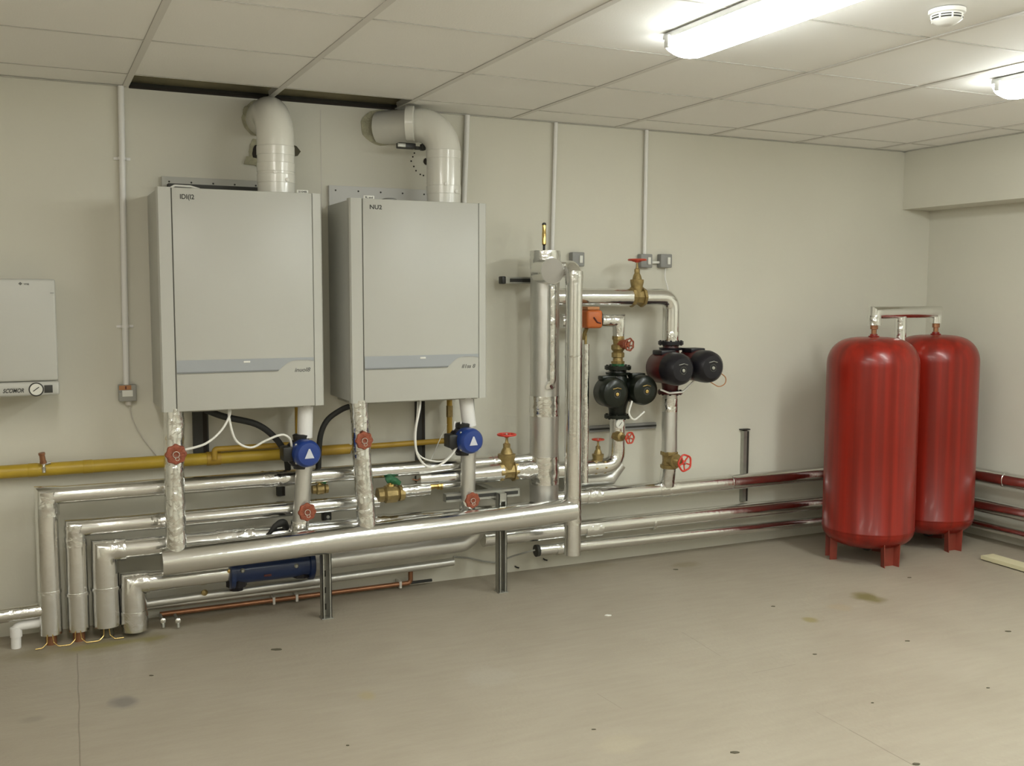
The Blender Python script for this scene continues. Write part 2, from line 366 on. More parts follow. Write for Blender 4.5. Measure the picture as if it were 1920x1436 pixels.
luminaire(2.55, -1.72, 1.5, 'long white fluorescent ceiling light nearest the smoke detector, on its left')
luminaire(4.14, -1.70, 1.5, 'white ceiling light cut off by the right edge of the photo')
luminaire(.63, -1.92, 1.5, 'white ceiling light above the left boiler, out of view')
luminaire(-1.0, -3.2, 1.5, 'white ceiling light at the far left of the room')
luminaire(.63, -4.9, 1.5, 'white ceiling light at the near left of the room')
luminaire(2.425, -4.6, 1.5, 'white ceiling light at the near middle of the room')
luminaire(3.87, -3.55, 1.5, 'white ceiling light at the near right of the room')
c = P(1775, 38, z=HC-.03); t = thing('smoke_detector', 'round white smoke detector on the ceiling beside the long light', 'smoke detector', (c.x, c.y, HC))
MB().lathe((c.x, c.y, HC), (0, 0, -1), [(0, .054), (.012, .054), (.014, .047), (.018, .047)]).build('base', 'white', t)
MB().lathe((c.x, c.y, HC-.018), (0, 0, -1), [(0, .046), (.008, .047), (.011, .044)]).build('sensing_chamber', 'ink', t)
MB().lathe((c.x, c.y, HC-.022), (0, 0, -1), [(0, .048), (.003, .048)]).build('ring', 'white', t)
MB().lathe((c.x, c.y, HC-.029), (0, 0, -1), [(0, .045), (.004, .042), (.014, .026), (.017, .014)]).build('cap', 'white', t)
for k in range(8):
    a = k*PI/4+.3; d = Vector((math.cos(a), math.sin(a), 0)); MB().tube([Vector((c.x, c.y, HC-.018))+d*.047, Vector((c.x, c.y, HC-.032))+d*.045], .003, n=6).build('vent_rib', 'white', t)

# ---------------------------------------------------------------- boilers
BY = -.36
def boiler(xl, xr, z0, z1, label, topt, bott, sz0, sz1):
    t = thing('wall_boiler', label, 'boiler', ((xl+xr)/2, -.02, z0), 'large white wall boilers'); W = xr-xl
    MB().bbox((xl+.003, 0, z0+.006), (xr-.003, BY+.035, z1-.006), .004).build('casing', 'enamel_side', t)
    lw, rw = .056, .042
    # wings: chamfered corner strips either side of the door
    for s, (a, bb) in ((1, (xl, xl+lw)), (-1, (xr-rw, xr))):
        b = MB(); p = [(a, BY+.04), (a, BY+.012), (a+.006, BY+.004), (bb-.002, BY-.001), (bb-.002, BY+.04)] if s > 0 else [(bb, BY+.04), (bb, BY+.012), (bb-.006, BY+.004), (a+.002, BY-.001), (a+.002, BY+.04)]
        b.prism(p, (0, 0, z0), (1, 0, 0), (0, 1, 0), (0, 0, z1-z0)).build('side_wing', 'enamel_side', t, ang=20)
    x0, x1 = xl+lw+.002, xr-rw-.002
    d = MB().bbox((x0, BY-.003, z0+.001), (x1, BY+.04, z1-.001), .003).build('door', 'enamel', t)
    for q in (xl+lw, xr-rw): MB().box((q-.003, BY+.003, z0+.002), (q+.003, BY+.04, z1-.002)).build('seam', 'seam' if q < (xl+xr)/2 else 'box', t, smooth=False)
    # grey strip with the swooping end
    h = sz1-sz0; xb = x1-.155; poly = [(x0+.001, sz1), (x0+.001, sz0), (xb, sz0)]
    for k in range(1, 11):
        q = k/10; poly.append((xb+.075*q, sz0+(h*.80)*math.sin(q*PI/2)))
    poly += [(x1-.03, sz0+h*.80), (x1-.001, sz0+h*.72), (x1-.001, sz1)]
    s = MB().prism([(a, z) for a, z in poly][::-1], (0, BY-.003, 0), (1, 0, 0), (0, 0, 1), (0, -.003, 0)).build('trim_strip', 'strip', t, ang=20)
    MB().prism([(x0+.001, sz0), (xb, sz0), (xb+.005, sz0+.006), (x0+.001, sz0+.006)], (0, BY-.006, 0), (1, 0, 0), (0, 0, 1), (0, -.002, 0)).build('strip_edge', 'strip_dark', s, smooth=False)
    MB().bbox(((x0+x1)/2-.015, BY-.009, sz1-.016), ((x0+x1)/2+.012, BY-.006, sz1-.008), .001).build('indicator', 'paper', s)
    text('logo', topt, .026, (x0+.03, BY-.0032, z1-.045), (1, 0, 0), (0, 0, 1), 'ink', d, width=.055)
    text('model_lettering', bott, .024, (x1-.085, BY-.0032, sz0-.006), (1, 0, 0), (0, 0, 1), 'ink_soft', d, shear=.25, width=.068)
    MB().bbox((xl+.02, -.30, z0-.010), (xr-.02, -.06, z0+.008), .004).build('bottom_plate', 'galv', t)
    return t
B1 = dict(xl=1.001, xr=1.668, z0=.950, z1=1.852); B2 = dict(xl=1.789, xr=2.436, z0=.951, z1=1.841)
def zz(u, v, y=BY): return P(u, v, y=y).z
boiler(B1['xl'], B1['xr'], B1['z0'], B1['z1'], 'large white wall boiler on the left, grey strip across its door', 'IDI(I2', 'inuoI8', zz(430, 698), zz(430, 673.5))
boiler(B2['xl'], B2['xr'], B2['z0'], B2['z1'], 'large white wall boiler on the right, beside the tall foil pipes', 'NU2', 'iI1ss 8', zz(780, 690), zz(780, 666))
# items on the boiler tops
b = MB().bbox((1.40, -.35, B1['z1']-.006), (1.46, -.31, B1['z1']+.004), .001)
def top_tag(bx, u, s, lab):
    c = P(u, 360, y=-.34).x
    t = thing('paper_tag', lab, 'tag', (c, -.34, bx['z1'])); MB().bbox((c-.024, -.352, bx['z1']-.001), (c+.024, -.349, bx['z1']+.013), .0008).build('tag_card', 'paper', t)
    text('lettering', s, .010, (c-.018, -.3522, bx['z1']+.002), (1, 0, 0), (0, 0, 1), 'ink', t, width=.036)
top_tag(B1, 566, 'S104B', 'white printed tag standing on top of the left boiler')
top_tag(B2, 690, '9L and', 'white printed tag standing on top of the right boiler')
# mounting frames that stick up behind the boilers
for (u0, v0, u1, bx, nm, mt) in ((303, 330, 492, B1, 'left', 'enamel_side'), (617, 347, 806, B2, 'right', 'tray')):
    a = P(u0, v0, y=-.02); c = P(u1, v0, y=-.02)
    t = thing('mounting_frame', 'pale steel mounting frame on the wall behind the %s boiler' % nm, 'bracket', (a.x, 0, bx['z1']))
    MB().bbox((a.x, -.02, bx['z0']+.1), (c.x, 0, a.z), .002).build('plate', mt, t)
    if nm == 'left': MB().box((a.x+.02, -.08, a.z-.050), (c.x, -.018, a.z-.035)).build('lip', 'galv_dark', t)
    for k in range(5): MB().lathe((a.x+.03+k*(c.x-a.x-.06)/4, -.018, a.z-.022), (0, -1, 0), [(0, .004), (.004, .004)], n=10).build('screw', 'galv_dark', t)
c = P(322, 346, y=-.33); b = MB().tube([(c.x-.01, -.33, B1['z1']-.004), (c.x+.012, -.32, B1['z1']+.010), (c.x+.075, -.31, B1['z1']+.010), (c.x+.11, -.31, B1['z1']+.001)], .0045, n=8, bend=.01)
tag(b.build('bent_wire', 'cable'), 'short white bent wire on the front top edge of the left boiler', 'cable')
c = P(730, 372, y=-.25); b = MB().lathe((c.x, -.25, B2['z1']-.003), (0, 0, 1), [(0, .033), (.014, .033), (.018, .022), (.018, .01)])
tag(b.build('blanking_cap', 'box_dark'), 'dark grey round cap on top of the right boiler', 'cap')
c = P(684, 368, y=-.12); b = MB().lathe((c.x, -.14, B2['z1']-.004), (0, 0, 1), [(0, .012), (.024, .012), (.03, .006)])
tag(b.build('bleed_screw', 'foil'), 'small shiny plug on top of the right boiler near its left corner', 'plug')

# small boiler at the far left
a = P(0, 523, y=-.27); c = P(103, 523, y=-.27); zb = P(103, 741, y=-.27).z; zs = P(103, 714, y=-.27).z
xr_ = c.x; xl_ = xr_-.42; zt = c.z
t = thing('small_boiler', 'small white wall boiler cut off by the left edge of the photo', 'boiler', ((xl_+xr_)/2, -.02, zb))
MB().bbox((xl_, 0, zb+.04), (xr_-.008, -.25, zt-.004), .006).build('casing', 'enamel_side', t)
d = MB().bbox((xl_, -.20, zs+.001), (xr_, -.27, zt), .010, 3).build('front_cover', 'enamel', t)
cp = MB().bbox((xl_, -.04, zb), (xr_+.003, -.272, zs-.001), .012, 3).build('control_panel', 'enamel', t)
a1 = P(34, 534, y=-.271); text('logo', '\u25C6 vns', .013, a1, (1, 0, 0), (0, 0, 1), 'ink_soft', d, width=.038)
a1 = P(5, 737, y=-.2725); text('maker_lettering', 'SCOMOR', .022, a1, (1, 0, 0), (0, 0, 1), 'ink', cp, shear=.3, width=.074)
a1 = P(12, 731, y=-.2725); text('small_lettering', 'system', .012, a1, (1, 0, 0), (0, 0, 1), 'box', cp, shear=.3, width=.048)
g = P(68, 730, y=-.272)
ga = MB().torus(g, (0, -1, 0), .0245, .0028).build('gauge_rim', 'ink', cp)
MB().lathe(g, (0, -1, 0), [(0, .0245), (.002, .0245)]).build('dial', 'dial', ga)
MB().tube([g+Vector((-.011, -.003, -.007)), g+Vector((.010, -.003, .009))], .0016, n=6).build('needle', 'ink', ga)
g = P(91, 729, y=-.272); MB().bbox(g+Vector((-.015, 0, -.015)), g+Vector((.015, -.003, .015)), .001).build('display', 'ink', cp)
g = P(98, 549, y=-.271); MB().bbox(g+Vector((-.008, .004, -.002)), g+Vector((.006, -.003, .001)), .0008).build('catch', 'box_dark', d)

# ---------------------------------------------------------------- flues
FR = .078
def flue(label, path, joints, mats='pvc'):
    t = thing('flue_pipe', label, 'flue', path[0], 'white boiler flues')
    MB().tube(path, FR, n=40, bend=.13, bseg=14, cap=False).build('duct', mats, t)
    for p, d in joints: MB().lathe(Vector(p)-Vector(d).normalized()*.02, d, [(0, FR), (.001, FR+.0018), (.036, FR+.0018), (.038, FR)], n=40).build('socket_ring', mats, t)
    return t
x1 = P(518, 355, y=-.24).x; z1 = P(505, 232, y=-.06).z+.028; b1 = B1['z1']-.004
t = flue('white flue from the left boiler turning straight back into the wall', [(x1, -.24, b1), (x1, -.24, z1), (x1-.0, .03, z1)],
     [((x1, -.24, z1-.17), (0, 0, 1)), ((x1, -.24, z1-.42+.18), (0, 0, 1)), ((x1, -.24, b1+.07), (0, 0, 1))])
x2 = P(832, 372, y=-.22).x; zt2 = P(800, 243, y=-.2).z+.028; ww = P(722, 236, y=0); b2 = B2['z1']-.004
t2 = flue('white flue from the right boiler bending left then into the wall', [(x2, -.22, b2), (x2, -.22, zt2), (ww.x-.02, .02, zt2)],
     [((x2, -.22, b2+.07), (0, 0, 1)), ((x2, -.22, zt2-.14), (0, 0, 1)), ((x2-.14, -.16, zt2), (-1, .5, 0))])
for tt, xx, yy, bb in ((t, x1, -.24, b1), (t2, x2, -.22, b2)):
    b = MB()
    for k, (dx, dz) in enumerate(((.03, .09), (-.02, .12))): b.lathe((xx+dx, yy-FR*.92, bb+dz-.03), (0, -1, 0), [(0, .008), (.008, .008), (.01, .005)], n=12)
    b.build('test_point', 'white', tt)
# ragged holes in the plaster round the flues
def ragged(cx, cz, rx, rz, seed, n=26, j=.25):
    rnd = random.Random(seed); return [(cx+rx*math.cos(2*PI*k/n)*(1+j*(rnd.random()-.5)), cz+rz*math.sin(2*PI*k/n)*(1+j*(rnd.random()-.5))) for k in range(n)]
def patch(name, poly, m, lab, cat, th=.004, y=0):
    return tag(MB().prism(poly, (0, y, 0), (1, 0, 0), (0, 0, 1), (0, -th, 0)).build(name, m, smooth=False), lab, cat)
patch('broken_plaster', ragged(x1-.004, z1, .088, .084, 3, j=.12), 'plaster', 'broken plaster edge around the left flue where it meets the wall', 'hole')
patch('broken_plaster', ragged(ww.x-.012, zt2, .108, .083, 5, j=.07), 'plaster', 'broken plaster edge around the right flue where it meets the wall', 'hole')
c = P(476, 285, y=0); patch('broken_plaster', ragged(c.x+.022, c.z, .046, .064, 8), 'plaster', 'ragged olive plaster around the dark hole beside the left flue', 'hole')
patch('wall_hole', ragged(c.x+.022, c.z-.008, .030, .044, 9, j=.1), 'hole', 'dark round hole in the wall just left of the left flue', 'hole', .0055)
c = P(470, 295, y=-.01); patch('torn_card', [(c.x-.03, c.z-.03), (c.x+.04, c.z-.035), (c.x+.04, c.z-.005), (c.x-.018, c.z+.005)], 'plaster', 'torn flap of board below the dark hole beside the left flue', 'debris', .004, -.006)
c = P(556, 283, y=0); patch('torn_card', [(c.x-.03, c.z-.03), (c.x+.004, c.z-.022), (c.x+.018, c.z-.002), (c.x, c.z+.02), (c.x-.03, c.z+.032)], 'chip', 'dark torn flap showing right of the left flue', 'debris', .006)
c = P(462, 209, y=0); patch('plaster_crumb', ragged(c.x, c.z, .018, .020, 11), 'plaster', 'lump of loose plaster high up left of the left flue', 'debris', .02)
c = P(799, 303, y=0); patch('wall_hole', ragged(c.x, c.z, .014, .016, 12, j=.1), 'hole', 'small dark hole beside the right flue inside a ring of drilled dots', 'hole', .003)
cc = P(803, 298, y=0)
for k, (u, v) in enumerate(((777, 287), (774, 294), (771, 302), (776, 312), (780, 320), (788, 327), (794, 329))):
    c = P(u, v, y=0); tag(MB().lathe((c.x, 0, c.z), (0, -1, 0), [(0, .0042), (.002, .0035)], n=8).build('drilled_dot', 'hole'), 'small dark drilled dot in the ring left of the right flue', 'hole', 'drilled dots beside the right flue')
c = P(745, 272, y=-.14); t = thing('flue_strap_clamp', 'black strap clamp held against the underside of the right flue', 'clamp', c)
d = P(778, 275, y=-.14); e = P(795, 274, y=-.14)
MB().bbox((c.x, -.155, c.z-.014), (d.x, -.12, c.z+.012), .004).build('body', 'black', t)
MB().bbox((d.x, -.15, c.z-.014), (e.x-.012, -.125, c.z+.000), .003).bbox((e.x-.014, -.15, c.z-.016), (e.x+.006, -.12, c.z+.014), .003).build('hook', 'ink', t)
MB().bbox((c.x-.004, -.158, c.z-.010), (c.x+.035, -.154, c.z+.008), .002).build('buckle', 'galv', t)
# fine joint line in the wall boarding between the boilers
a = P(601, 225, y=0); tag(MB().box((a.x-.0012, -.0012, 1.2), (a.x+.0012, .001, HC-.03)).build('trim_3', 'clip'), kind='structure')

# ---------------------------------------------------------------- pipes
def pipe(label, path, r, m='foil', name='insulated_pipe', cat='pipe', bend=0, amp=.0006, group=None, joints=(), n=28, seg=.03, wl=.05, seed=0, caps=True, jm='crumple', jl=.05, jt=.0025):
    t = thing(name, label, cat, path[0], group)
    MB().tube(path, r, n=n, bend=bend, seg=seg, amp=amp, wl=wl, seed=seed).build('lagging' if 'insul' in name else 'tube', m, t, ang=40)
    rr = max(r) if isinstance(r, (list, tuple)) else r
    for jn in joints:
        p = Vector(jn[0]); d = Vector(jn[1]).normalized(); L = jn[2] if len(jn) > 2 else jl; rj = (jn[3] if len(jn) > 3 else rr)+jt
        MB().tube([p-d*L/2, p+d*L/2], rj, n=26, seg=.008, amp=.0022, wl=.018, seed=seed+1).build('joint_tape', jm, t, ang=60)
    return t
X = Vector((1, 0, 0)); Y = Vector((0, 1, 0)); Z = Vector((0, 0, 1))
HY = -.36
vbx = P(1075, 760, y=HY).x
hz0 = P(303, 1053, y=HY).z; hz1 = P(1042, 959, y=HY).z; hx0 = P(303, 1053, y=HY).x
hp = lambda x: Vector((x, HY, hz0+(hz1-hz0)*(x-hx0)/(vbx-hx0)))
pipe('thick foil-wrapped header pipe running in front, carried on the steel posts', [hp(hx0), hp(vbx)], .0575, seed=1, amp=.0004, wl=.1, n=40)
# riser at the header's right end
zt = P(1076, 500, y=HY).z; zb = P(1069, 1040, y=HY).z
pipe('tall slim foil riser at the right end of the thick header pipe', [(vbx, HY, zb), (vbx, HY, zt-.01), (vbx, -.15, zt-.01)], .041, bend=.05, seed=2, amp=.0005, joints=[((vbx, HY, zt-.05), Z, .06), ((vbx, HY, P(1076, 668, y=HY).z), Z, .012), ((vbx, HY, hp(vbx).z), Z, .14)], m='foil', jt=.0015)
# double riser with the round end cap
VX = P(1021, 700, y=-.2).x; zt = P(1012, 470, y=-.2).z; ze = P(1018, 938, y=-.2).z
t = pipe('thick foil riser topped by the brass air vent, left of the slim riser', [(VX, -.2, ze), (VX, -.2, zt)], .072, seed=3, amp=.0010, n=40, m='foil_dull', joints=[((VX, -.2, P(1020, 760, y=-.2).z), Z, .10), ((VX, -.2, zt-.04), Z, .08), ((VX, -.2, P(1020, 880, y=-.2).z), Z, .14)])
c = P(1036, 508, y=-.33); MB().tube([(c.x, -.22, c.z), (c.x, -.33, c.z)], .062, n=36, amp=.0006).build('branch_stub', 'foil', t)
MB().lathe((c.x, -.328, c.z), (0, -1, 0), [(0, .0615), (.003, .0605), (.004, .058)], n=40).build('end_cap', 'grey_disc', t)
a = P(1036, 535, y=-.285); e = P(1034, 715, y=-.285)
MB().tube([(a.x, -.285, a.z), (a.x, -.285, e.z), (a.x-.005, -.24, e.z-.03)], .021, n=20, seg=.02, amp=.0012, bend=.03).build('bypass_tube', 'crumple', t)
c = P(1030, 722, y=-.28); MB().lathe(c, (0, -1, -.2), [(0, .022), (.012, .024), (.016, .010)], n=9, wob=lambda a: 1+.2*math.sin(3*a)).build('torn_foil', 'crumple', t)
MB().tube([c+Vector((0, -.016, -.002)), c+Vector((.006, -.022, -.014))], .006, n=8).build('bare_fitting', 'maroon', t)
c = P(1020, 468, y=-.2)
t = thing('air_vent', 'slim brass air vent standing on top of the thick riser', 'air vent', (c.x, -.2, zt))
MB().lathe((c.x, -.2, zt-.002), Z, [(0, .006), (.03, .006)], n=12).build('stem', 'galv_dark', t)
h = P(1020, 418, y=-.2).z
MB().lathe((c.x, -.2, zt+.026), Z, [(0, .006), (.006, .0105), (.06, .0105), (.062, .0095), (h-zt-.036, .0095), (h-zt-.032, .006)], n=16).build('barrel', 'brass_shiny', t)
MB().lathe((c.x, -.2, h-.010), Z, [(0, .011), (.008, .010), (.012, .004)], n=16).build('cap', 'black', t)
# thin riser right of the slim riser
a = P(1098, 645, y=-.2); e = P(1096, 905, y=-.2)
t = pipe('thin foil-wrapped riser below the orange actuator', [(a.x, -.2, e.z), (a.x, -.2, a.z)], .019, seed=4, amp=.0008, n=18, m='crumple')
MB().tube([(a.x, -.2, a.z-.01), (a.x, -.2, a.z+.05)], .007, n=12).build('bare_end', 'brass', t)

# pipes that come out of the floor at the left and run along the wall
GL = 'foil pipes rising from the floor at the left'
py = -.18
def corner(u, v, y=py): return P(u, v, y=y)
vx = P(1000, 860, y=-.12)
c1 = corner(86, 930); e1 = P(985, 862, y=py)
pipe('topmost long foil pipe, outermost of the four rising at the left', [(c1.x, py, .045), (c1.x, py, c1.z-.05), (c1.x, py, c1.z), (c1.x+.06, py, c1.z), (VX-.03, py, c1.z)], [.044, .043, .042, .036, .035], seed=5, group=GL,
     joints=[((c1.x, py, .22), Z, .012, .044), ((c1.x+.004, py, c1.z-.03), Z, .10, .042), ((P(515, 890, y=py).x, py, c1.z), X, .12, .034), ((P(925, 862, y=py).x, py, c1.z), X, .02, .035)], amp=.0010)
c2 = corner(141, 990)
xq = P(690, 938, y=py).x
pipe('second long foil pipe from the top, ending at the green-levered valve', [(c2.x, py, .045), (c2.x, py, c2.z-.05), (c2.x, py, c2.z), (c2.x+.06, py, c2.z), (P(708, 930, y=py).x, py, c2.z+.004)], [.043, .042, .041, .036, .035], seed=6, group=GL,
     joints=[((c2.x, py, c2.z-.03), Z, .09, .041), ((P(298, 970, y=py).x, py, c2.z), X, .07, .034), ((c2.x, py, .20), Z, .012, .044)], amp=.0010)
c3 = corner(196, 1032)
pipe('third foil pipe from the top, with a wide mitred elbow at the left', [(c3.x, py, .05), (c3.x, py, c3.z-.06), (c3.x, py, c3.z), (c3.x+.08, py, c3.z), (2.95, py, c3.z-.01)], [.056, .055, .053, .044, .043], seed=7, group=GL,
     joints=[((c3.x, py, .21), Z, .014, .056), ((c3.x+.03, py, c3.z), X, .10, .048), ((P(440, 1000, y=py).x, py, c3.z), X, .16, .043), ((P(700, 985, y=py).x, py, c3.z-.004), X, .14, .043)], amp=.0010)
py4 = -.2
c4 = corner(250, 1093, py4); zl4 = c4.z
xb0, xb1 = P(428, 1080, y=py4).x, P(586, 1065, y=py4).x
pipe('lowest thick foil pipe, short bend at the left leading to the blue fitting', [(c4.x, py4, .02), (c4.x, py4, c4.z-.05), (c4.x, py4, c4.z), (c4.x+.06, py4, c4.z), (xb0+.01, py4, c4.z+.002)], [.052, .052, .050, .044, .043], seed=8, group=GL,
     joints=[((c4.x, py4, .075), Z, .06, .052), ((c4.x+.02, py4, c4.z), X, .08, .046)], amp=.0010)
xe = P(868, 1030, y=py4).x
pipe('foil pipe leaving the right side of the blue fitting under the header', [(xb1-.01, py4, c4.z+.003), (xe, py4, c4.z+.012), (xe+.07, py4, c4.z+.055), (xe+.09, py4+.02, c4.z+.14)], .040, seed=9, amp=.0008, bend=.05, m='foil_dull')
# copper and wire ends under the four pipes
for k, (cx, r) in enumerate(((c1.x, .022), (c2.x, .024), (c3.x, .026))):
    t = thing('copper_stub', 'bare copper pipe end under the %s foil pipe at the left' % ('outermost', 'second', 'third')[k], 'pipe', (cx, py, 0))
    MB().tube([(cx, py, 0), (cx, py, .06)], r, n=18).build('tube', 'copper' if k < 2 else 'chip', t)  # third stub is coloured dark to stand in for the shadow there
    for q in (-1, 1):
        MB().tube([(cx+q*.010-.005, py-.044, .052), (cx+q*.012-.004, py-.046, .02), (cx+q*.03-.005, py-.06, .006), (cx+q*.06, py-.055, .004)], .0022, n=6, bend=.01).build('brass_wire', 'brass_shiny', t)
# thin pipes low on the wall
ey = -.12
p5z = .118
a = P(268, 1133, y=ey); e = P(850, 1053, y=ey)
t = pipe('thin foil pipe low on the wall, ending open below the header', [(a.x, ey, a.z+.002), (e.x, ey, e.z)], .0195, seed=10, amp=.0006, n=20, m='foil_dull')
c = P(382, 1112, y=-.14); MB().lathe(c+Vector((0, .01, 0)), (.3, -1, .2), [(0, .012), (.015, .014), (.02, .005)], n=10).build('brass_plug', 'brass', t)
a = P(268, 1150, y=-.05); e = P(600, 1098, y=-.05)
pipe('slim dull foil pipe just above the copper pipe', [(a.x, -.05, .065), (e.x+.05, -.05, .066)], .013, seed=11, amp=.0005, n=16, m='foil_dull')
a = P(300, 1164, y=-.05); e = P(770, 1103, y=-.05)
t = thing('copper_pipe', 'bare copper pipe along the foot of the wall', 'pipe', (a.x, -.05, .02))
MB().tube([(a.x, -.05, .026), (e.x, -.05, .026), (e.x, -.05, .085)], .0115, n=16, bend=.018).build('tube', 'copper', t)
MB().tube([(e.x, -.05, .026), (e.x+.11, -.05, .026)], .007, n=10).build('capped_branch', 'rubber', t)
for u in (513, 556, 750):
    x = P(u, 1130, y=-.05).x; MB().bbox((x-.006, -.064, .008), (x+.006, 0, .042), .002).build('pipe_clip', 'clip', t)
for u, lab in ((306, 'left'), (334, 'right')):
    c = P(u, 1172, z=.015); t = thing('drain_cock', 'small silvery drain tap end near the floor, %s of a pair' % lab, 'tap', (c.x, c.y, 0))
    MB().tube([(c.x, c.y+.10, .03), (c.x, c.y, .030), (c.x, c.y-.004, .006)], .007, n=12, bend=.01).build('spout', 'galv', t)
    MB().lathe((c.x, c.y+.01, .034), Y*-1, [(0, .010), (.014, .012), (.018, .006)], n=12).build('nut', 'crumple', t)
# bottom left: silver pipe and white waste pipe
a = P(-40, 1164, y=-.2); e = P(70, 1146, y=-.2)
pipe('bright crumpled foil pipe at the lower left edge, running to the floor pipes', [(a.x-.3, -.2, a.z), (c1.x, -.2+.02, e.z)], .030, seed=12, amp=.0016, m='crumple', n=24)
c = P(30, 1180, y=-.17)
t = thing('waste_pipe', 'white plastic waste elbow at the lower left going down to the floor', 'pipe', (c.x, -.17, 0))
MB().tube([(c.x-.002, -.17, 0), (c.x, -.17, .088), (c.x+.17, -.17, .095)], .019, n=20, bend=.02).build('tube', 'pvc_dull', t)
MB().lathe((c.x, -.17, .045), Z, [(0, .019), (.001, .0225), (.04, .0225), (.041, .019)]).build('socket', 'pvc_dull', t)

# pipes right of the risers, round the corner behind the tanks
RY = -.12; XP = XR-.115
r1z, r2z, r3z = .388, .214, .128
xs1 = P(1075, 935, y=RY).x
GR = 'foil pipes along the foot of the back wall'
pipe('upper of three foil pipes running right and round behind the red tanks', [(VX+.05, RY, r1z), (XP, RY, r1z), (XP, -3.0, r1z)], .042, seed=13, amp=.0008, group=GR, joints=[((P(1110, 925, y=RY).x, RY, r1z), X, .09), ((P(1250, 912, y=RY).x, RY, r1z), X, .12), ((P(1370, 905, y=RY).x, RY, r1z), X, .012), ((XP, P(1885, 905, x=XP).y, r1z), Y, .014)])
pipe('middle of three foil pipes running right and round behind the red tanks', [(P(905, 1018, y=RY).x, RY, r2z+.010), (XP, RY, r2z), (XP, -3.0, r2z)], .041, seed=14, amp=.0008, group=GR, joints=[((P(1110, 990, y=RY).x, RY, r2z), X, .10), ((P(1222, 975, y=RY).x, RY, r2z), X, .012)])
a = P(1008, 1030, y=RY)
t = pipe('lowest and thinnest of the three foil pipes running right to the tanks', [(a.x, RY, r3z+.003), (XP, RY, r3z-.030), (XP, -3.0, r3z-.035)], .028, seed=15, amp=.0008, group=GR, joints=[((P(1050, 1028, y=RY).x, RY, r3z), X, .05)])
MB().lathe((a.x+.006, RY, r3z+.003), (-1, 0, 0), [(0, .030), (.018, .031), (.019, .02)], n=16).build('end_band', 'galv_dark', t)
b = MB(); q = [P(1003, 1031, y=RY-.01), P(985, 1036, y=RY), P(960, 1043, y=-.06), P(930, 1055, y=-.03), P(905, 1052, y=-.02), P(880, 1046, y=-.02), P(850, 1044, y=-.03)]
tag(b.tube(q, .0045, n=8, bend=.05).build('grey_cable', 'box'), 'thin grey cable hanging from the banded end of the lowest pipe', 'cable')
for (u, v, lab) in ((1022, 1048, 'dark hooked nail in the wall below the banded pipe end'), (969, 1062, 'dark round knot on the wall near the foot of the right post')):
    c = P(u, v, y=0); tag(MB().tube([(c.x-.012, -.002, c.z+.004), (c.x-.004, -.010, c.z-.002), (c.x+.008, -.008, c.z-.006)], .004, n=8, bend=.004).build('wall_fixing', 'black'), lab, 'fixing')

# big pipe with the bronze gate valve
qz = P(912, 886, y=-.2).z; qx0 = P(785, 890, y=-.2).x; vxc = P(950, 870, y=-.2).x
pipe('short thick foil pipe left of the bronze valve with the bright red wheel', [(qx0, -.2, qz-.005), (vxc-.03, -.2, qz)], [.032, .050], seed=16, amp=.0005, n=32)
pipe('crumpled foil tee between the bronze valve and the thick riser', [(vxc+.035, -.2, qz), (VX-.02, -.2, qz-.002)], .050, seed=17, amp=.0022, m='crumple', n=32, seg=.01, wl=.025)
# small run with the brass union
a = P(752, 921, y=-.2); e = P(800, 914, y=-.2); f = P(832, 909, y=-.2); g = P(866, 906, y=-.2)
pipe('short foil pipe between the green-levered valve and the bright brass union', [a, (e.x+.01, -.2, a.z+.002)], .033, seed=18, amp=.0014, m='crumple', n=26)
t = thing('brass_union', 'bright brass pipe union with a copper probe, below the right boiler', 'pipe fitting', (e.x, -.2, a.z))
uz = P(815, 911, y=-.2).z
MB().lathe((e.x+.002, -.2, uz), X, [(0, .016), (.03, .016), (.032, .013), (.05, .013), (.052, .019), (.066, .019), (.068, .022), (.074, .022)], n=8).build('nut', 'brass_shiny', t, ang=20)
MB().tube([(e.x+.02, -.2, uz+.01), (e.x-.06, -.17, uz+.035)], .004, n=8).build('probe', 'copper', t)
pipe('thin foil pipe right of the bright brass union', [(e.x+.07, -.2, uz), (P(868, 905, y=-.2).x+.02, -.2, uz+.002)], .019, seed=19, amp=.0010, m='crumple', n=20)

# vertical connections under the boilers
def drop(label, top, mid, bot, r, seed, m='crumple', j=()):
    return pipe(label, [top, mid, bot], r, seed=seed, amp=.0030, wl=.035, m=m, bend=.05, seg=.012, n=30, joints=j)
tx = P(326, 776, y=-.32).x
d1 = [Vector((tx, -.32, B1['z0']+.01)), Vector((P(327, 900, y=-.34).x, -.335, P(327, 900, y=-.34).z)), Vector((P(331, 1035, y=HY).x, HY, hp(1.02).z+.03))]
drop('wrinkled foil pipe from the left boiler down to the header, at its left end', *d1, .040, 21)
tx = P(673, 756, y=-.32).x
d3 = [Vector((tx, -.32, B2['z0']+.01)), Vector((P(680, 870, y=-.34).x, -.335, P(680, 870, y=-.34).z)), Vector((P(688, 995, y=HY).x, HY, hp(P(688, 995, y=HY).x).z+.03))]
drop('wrinkled foil pipe from the right boiler down to the header', *d3, .041, 22)
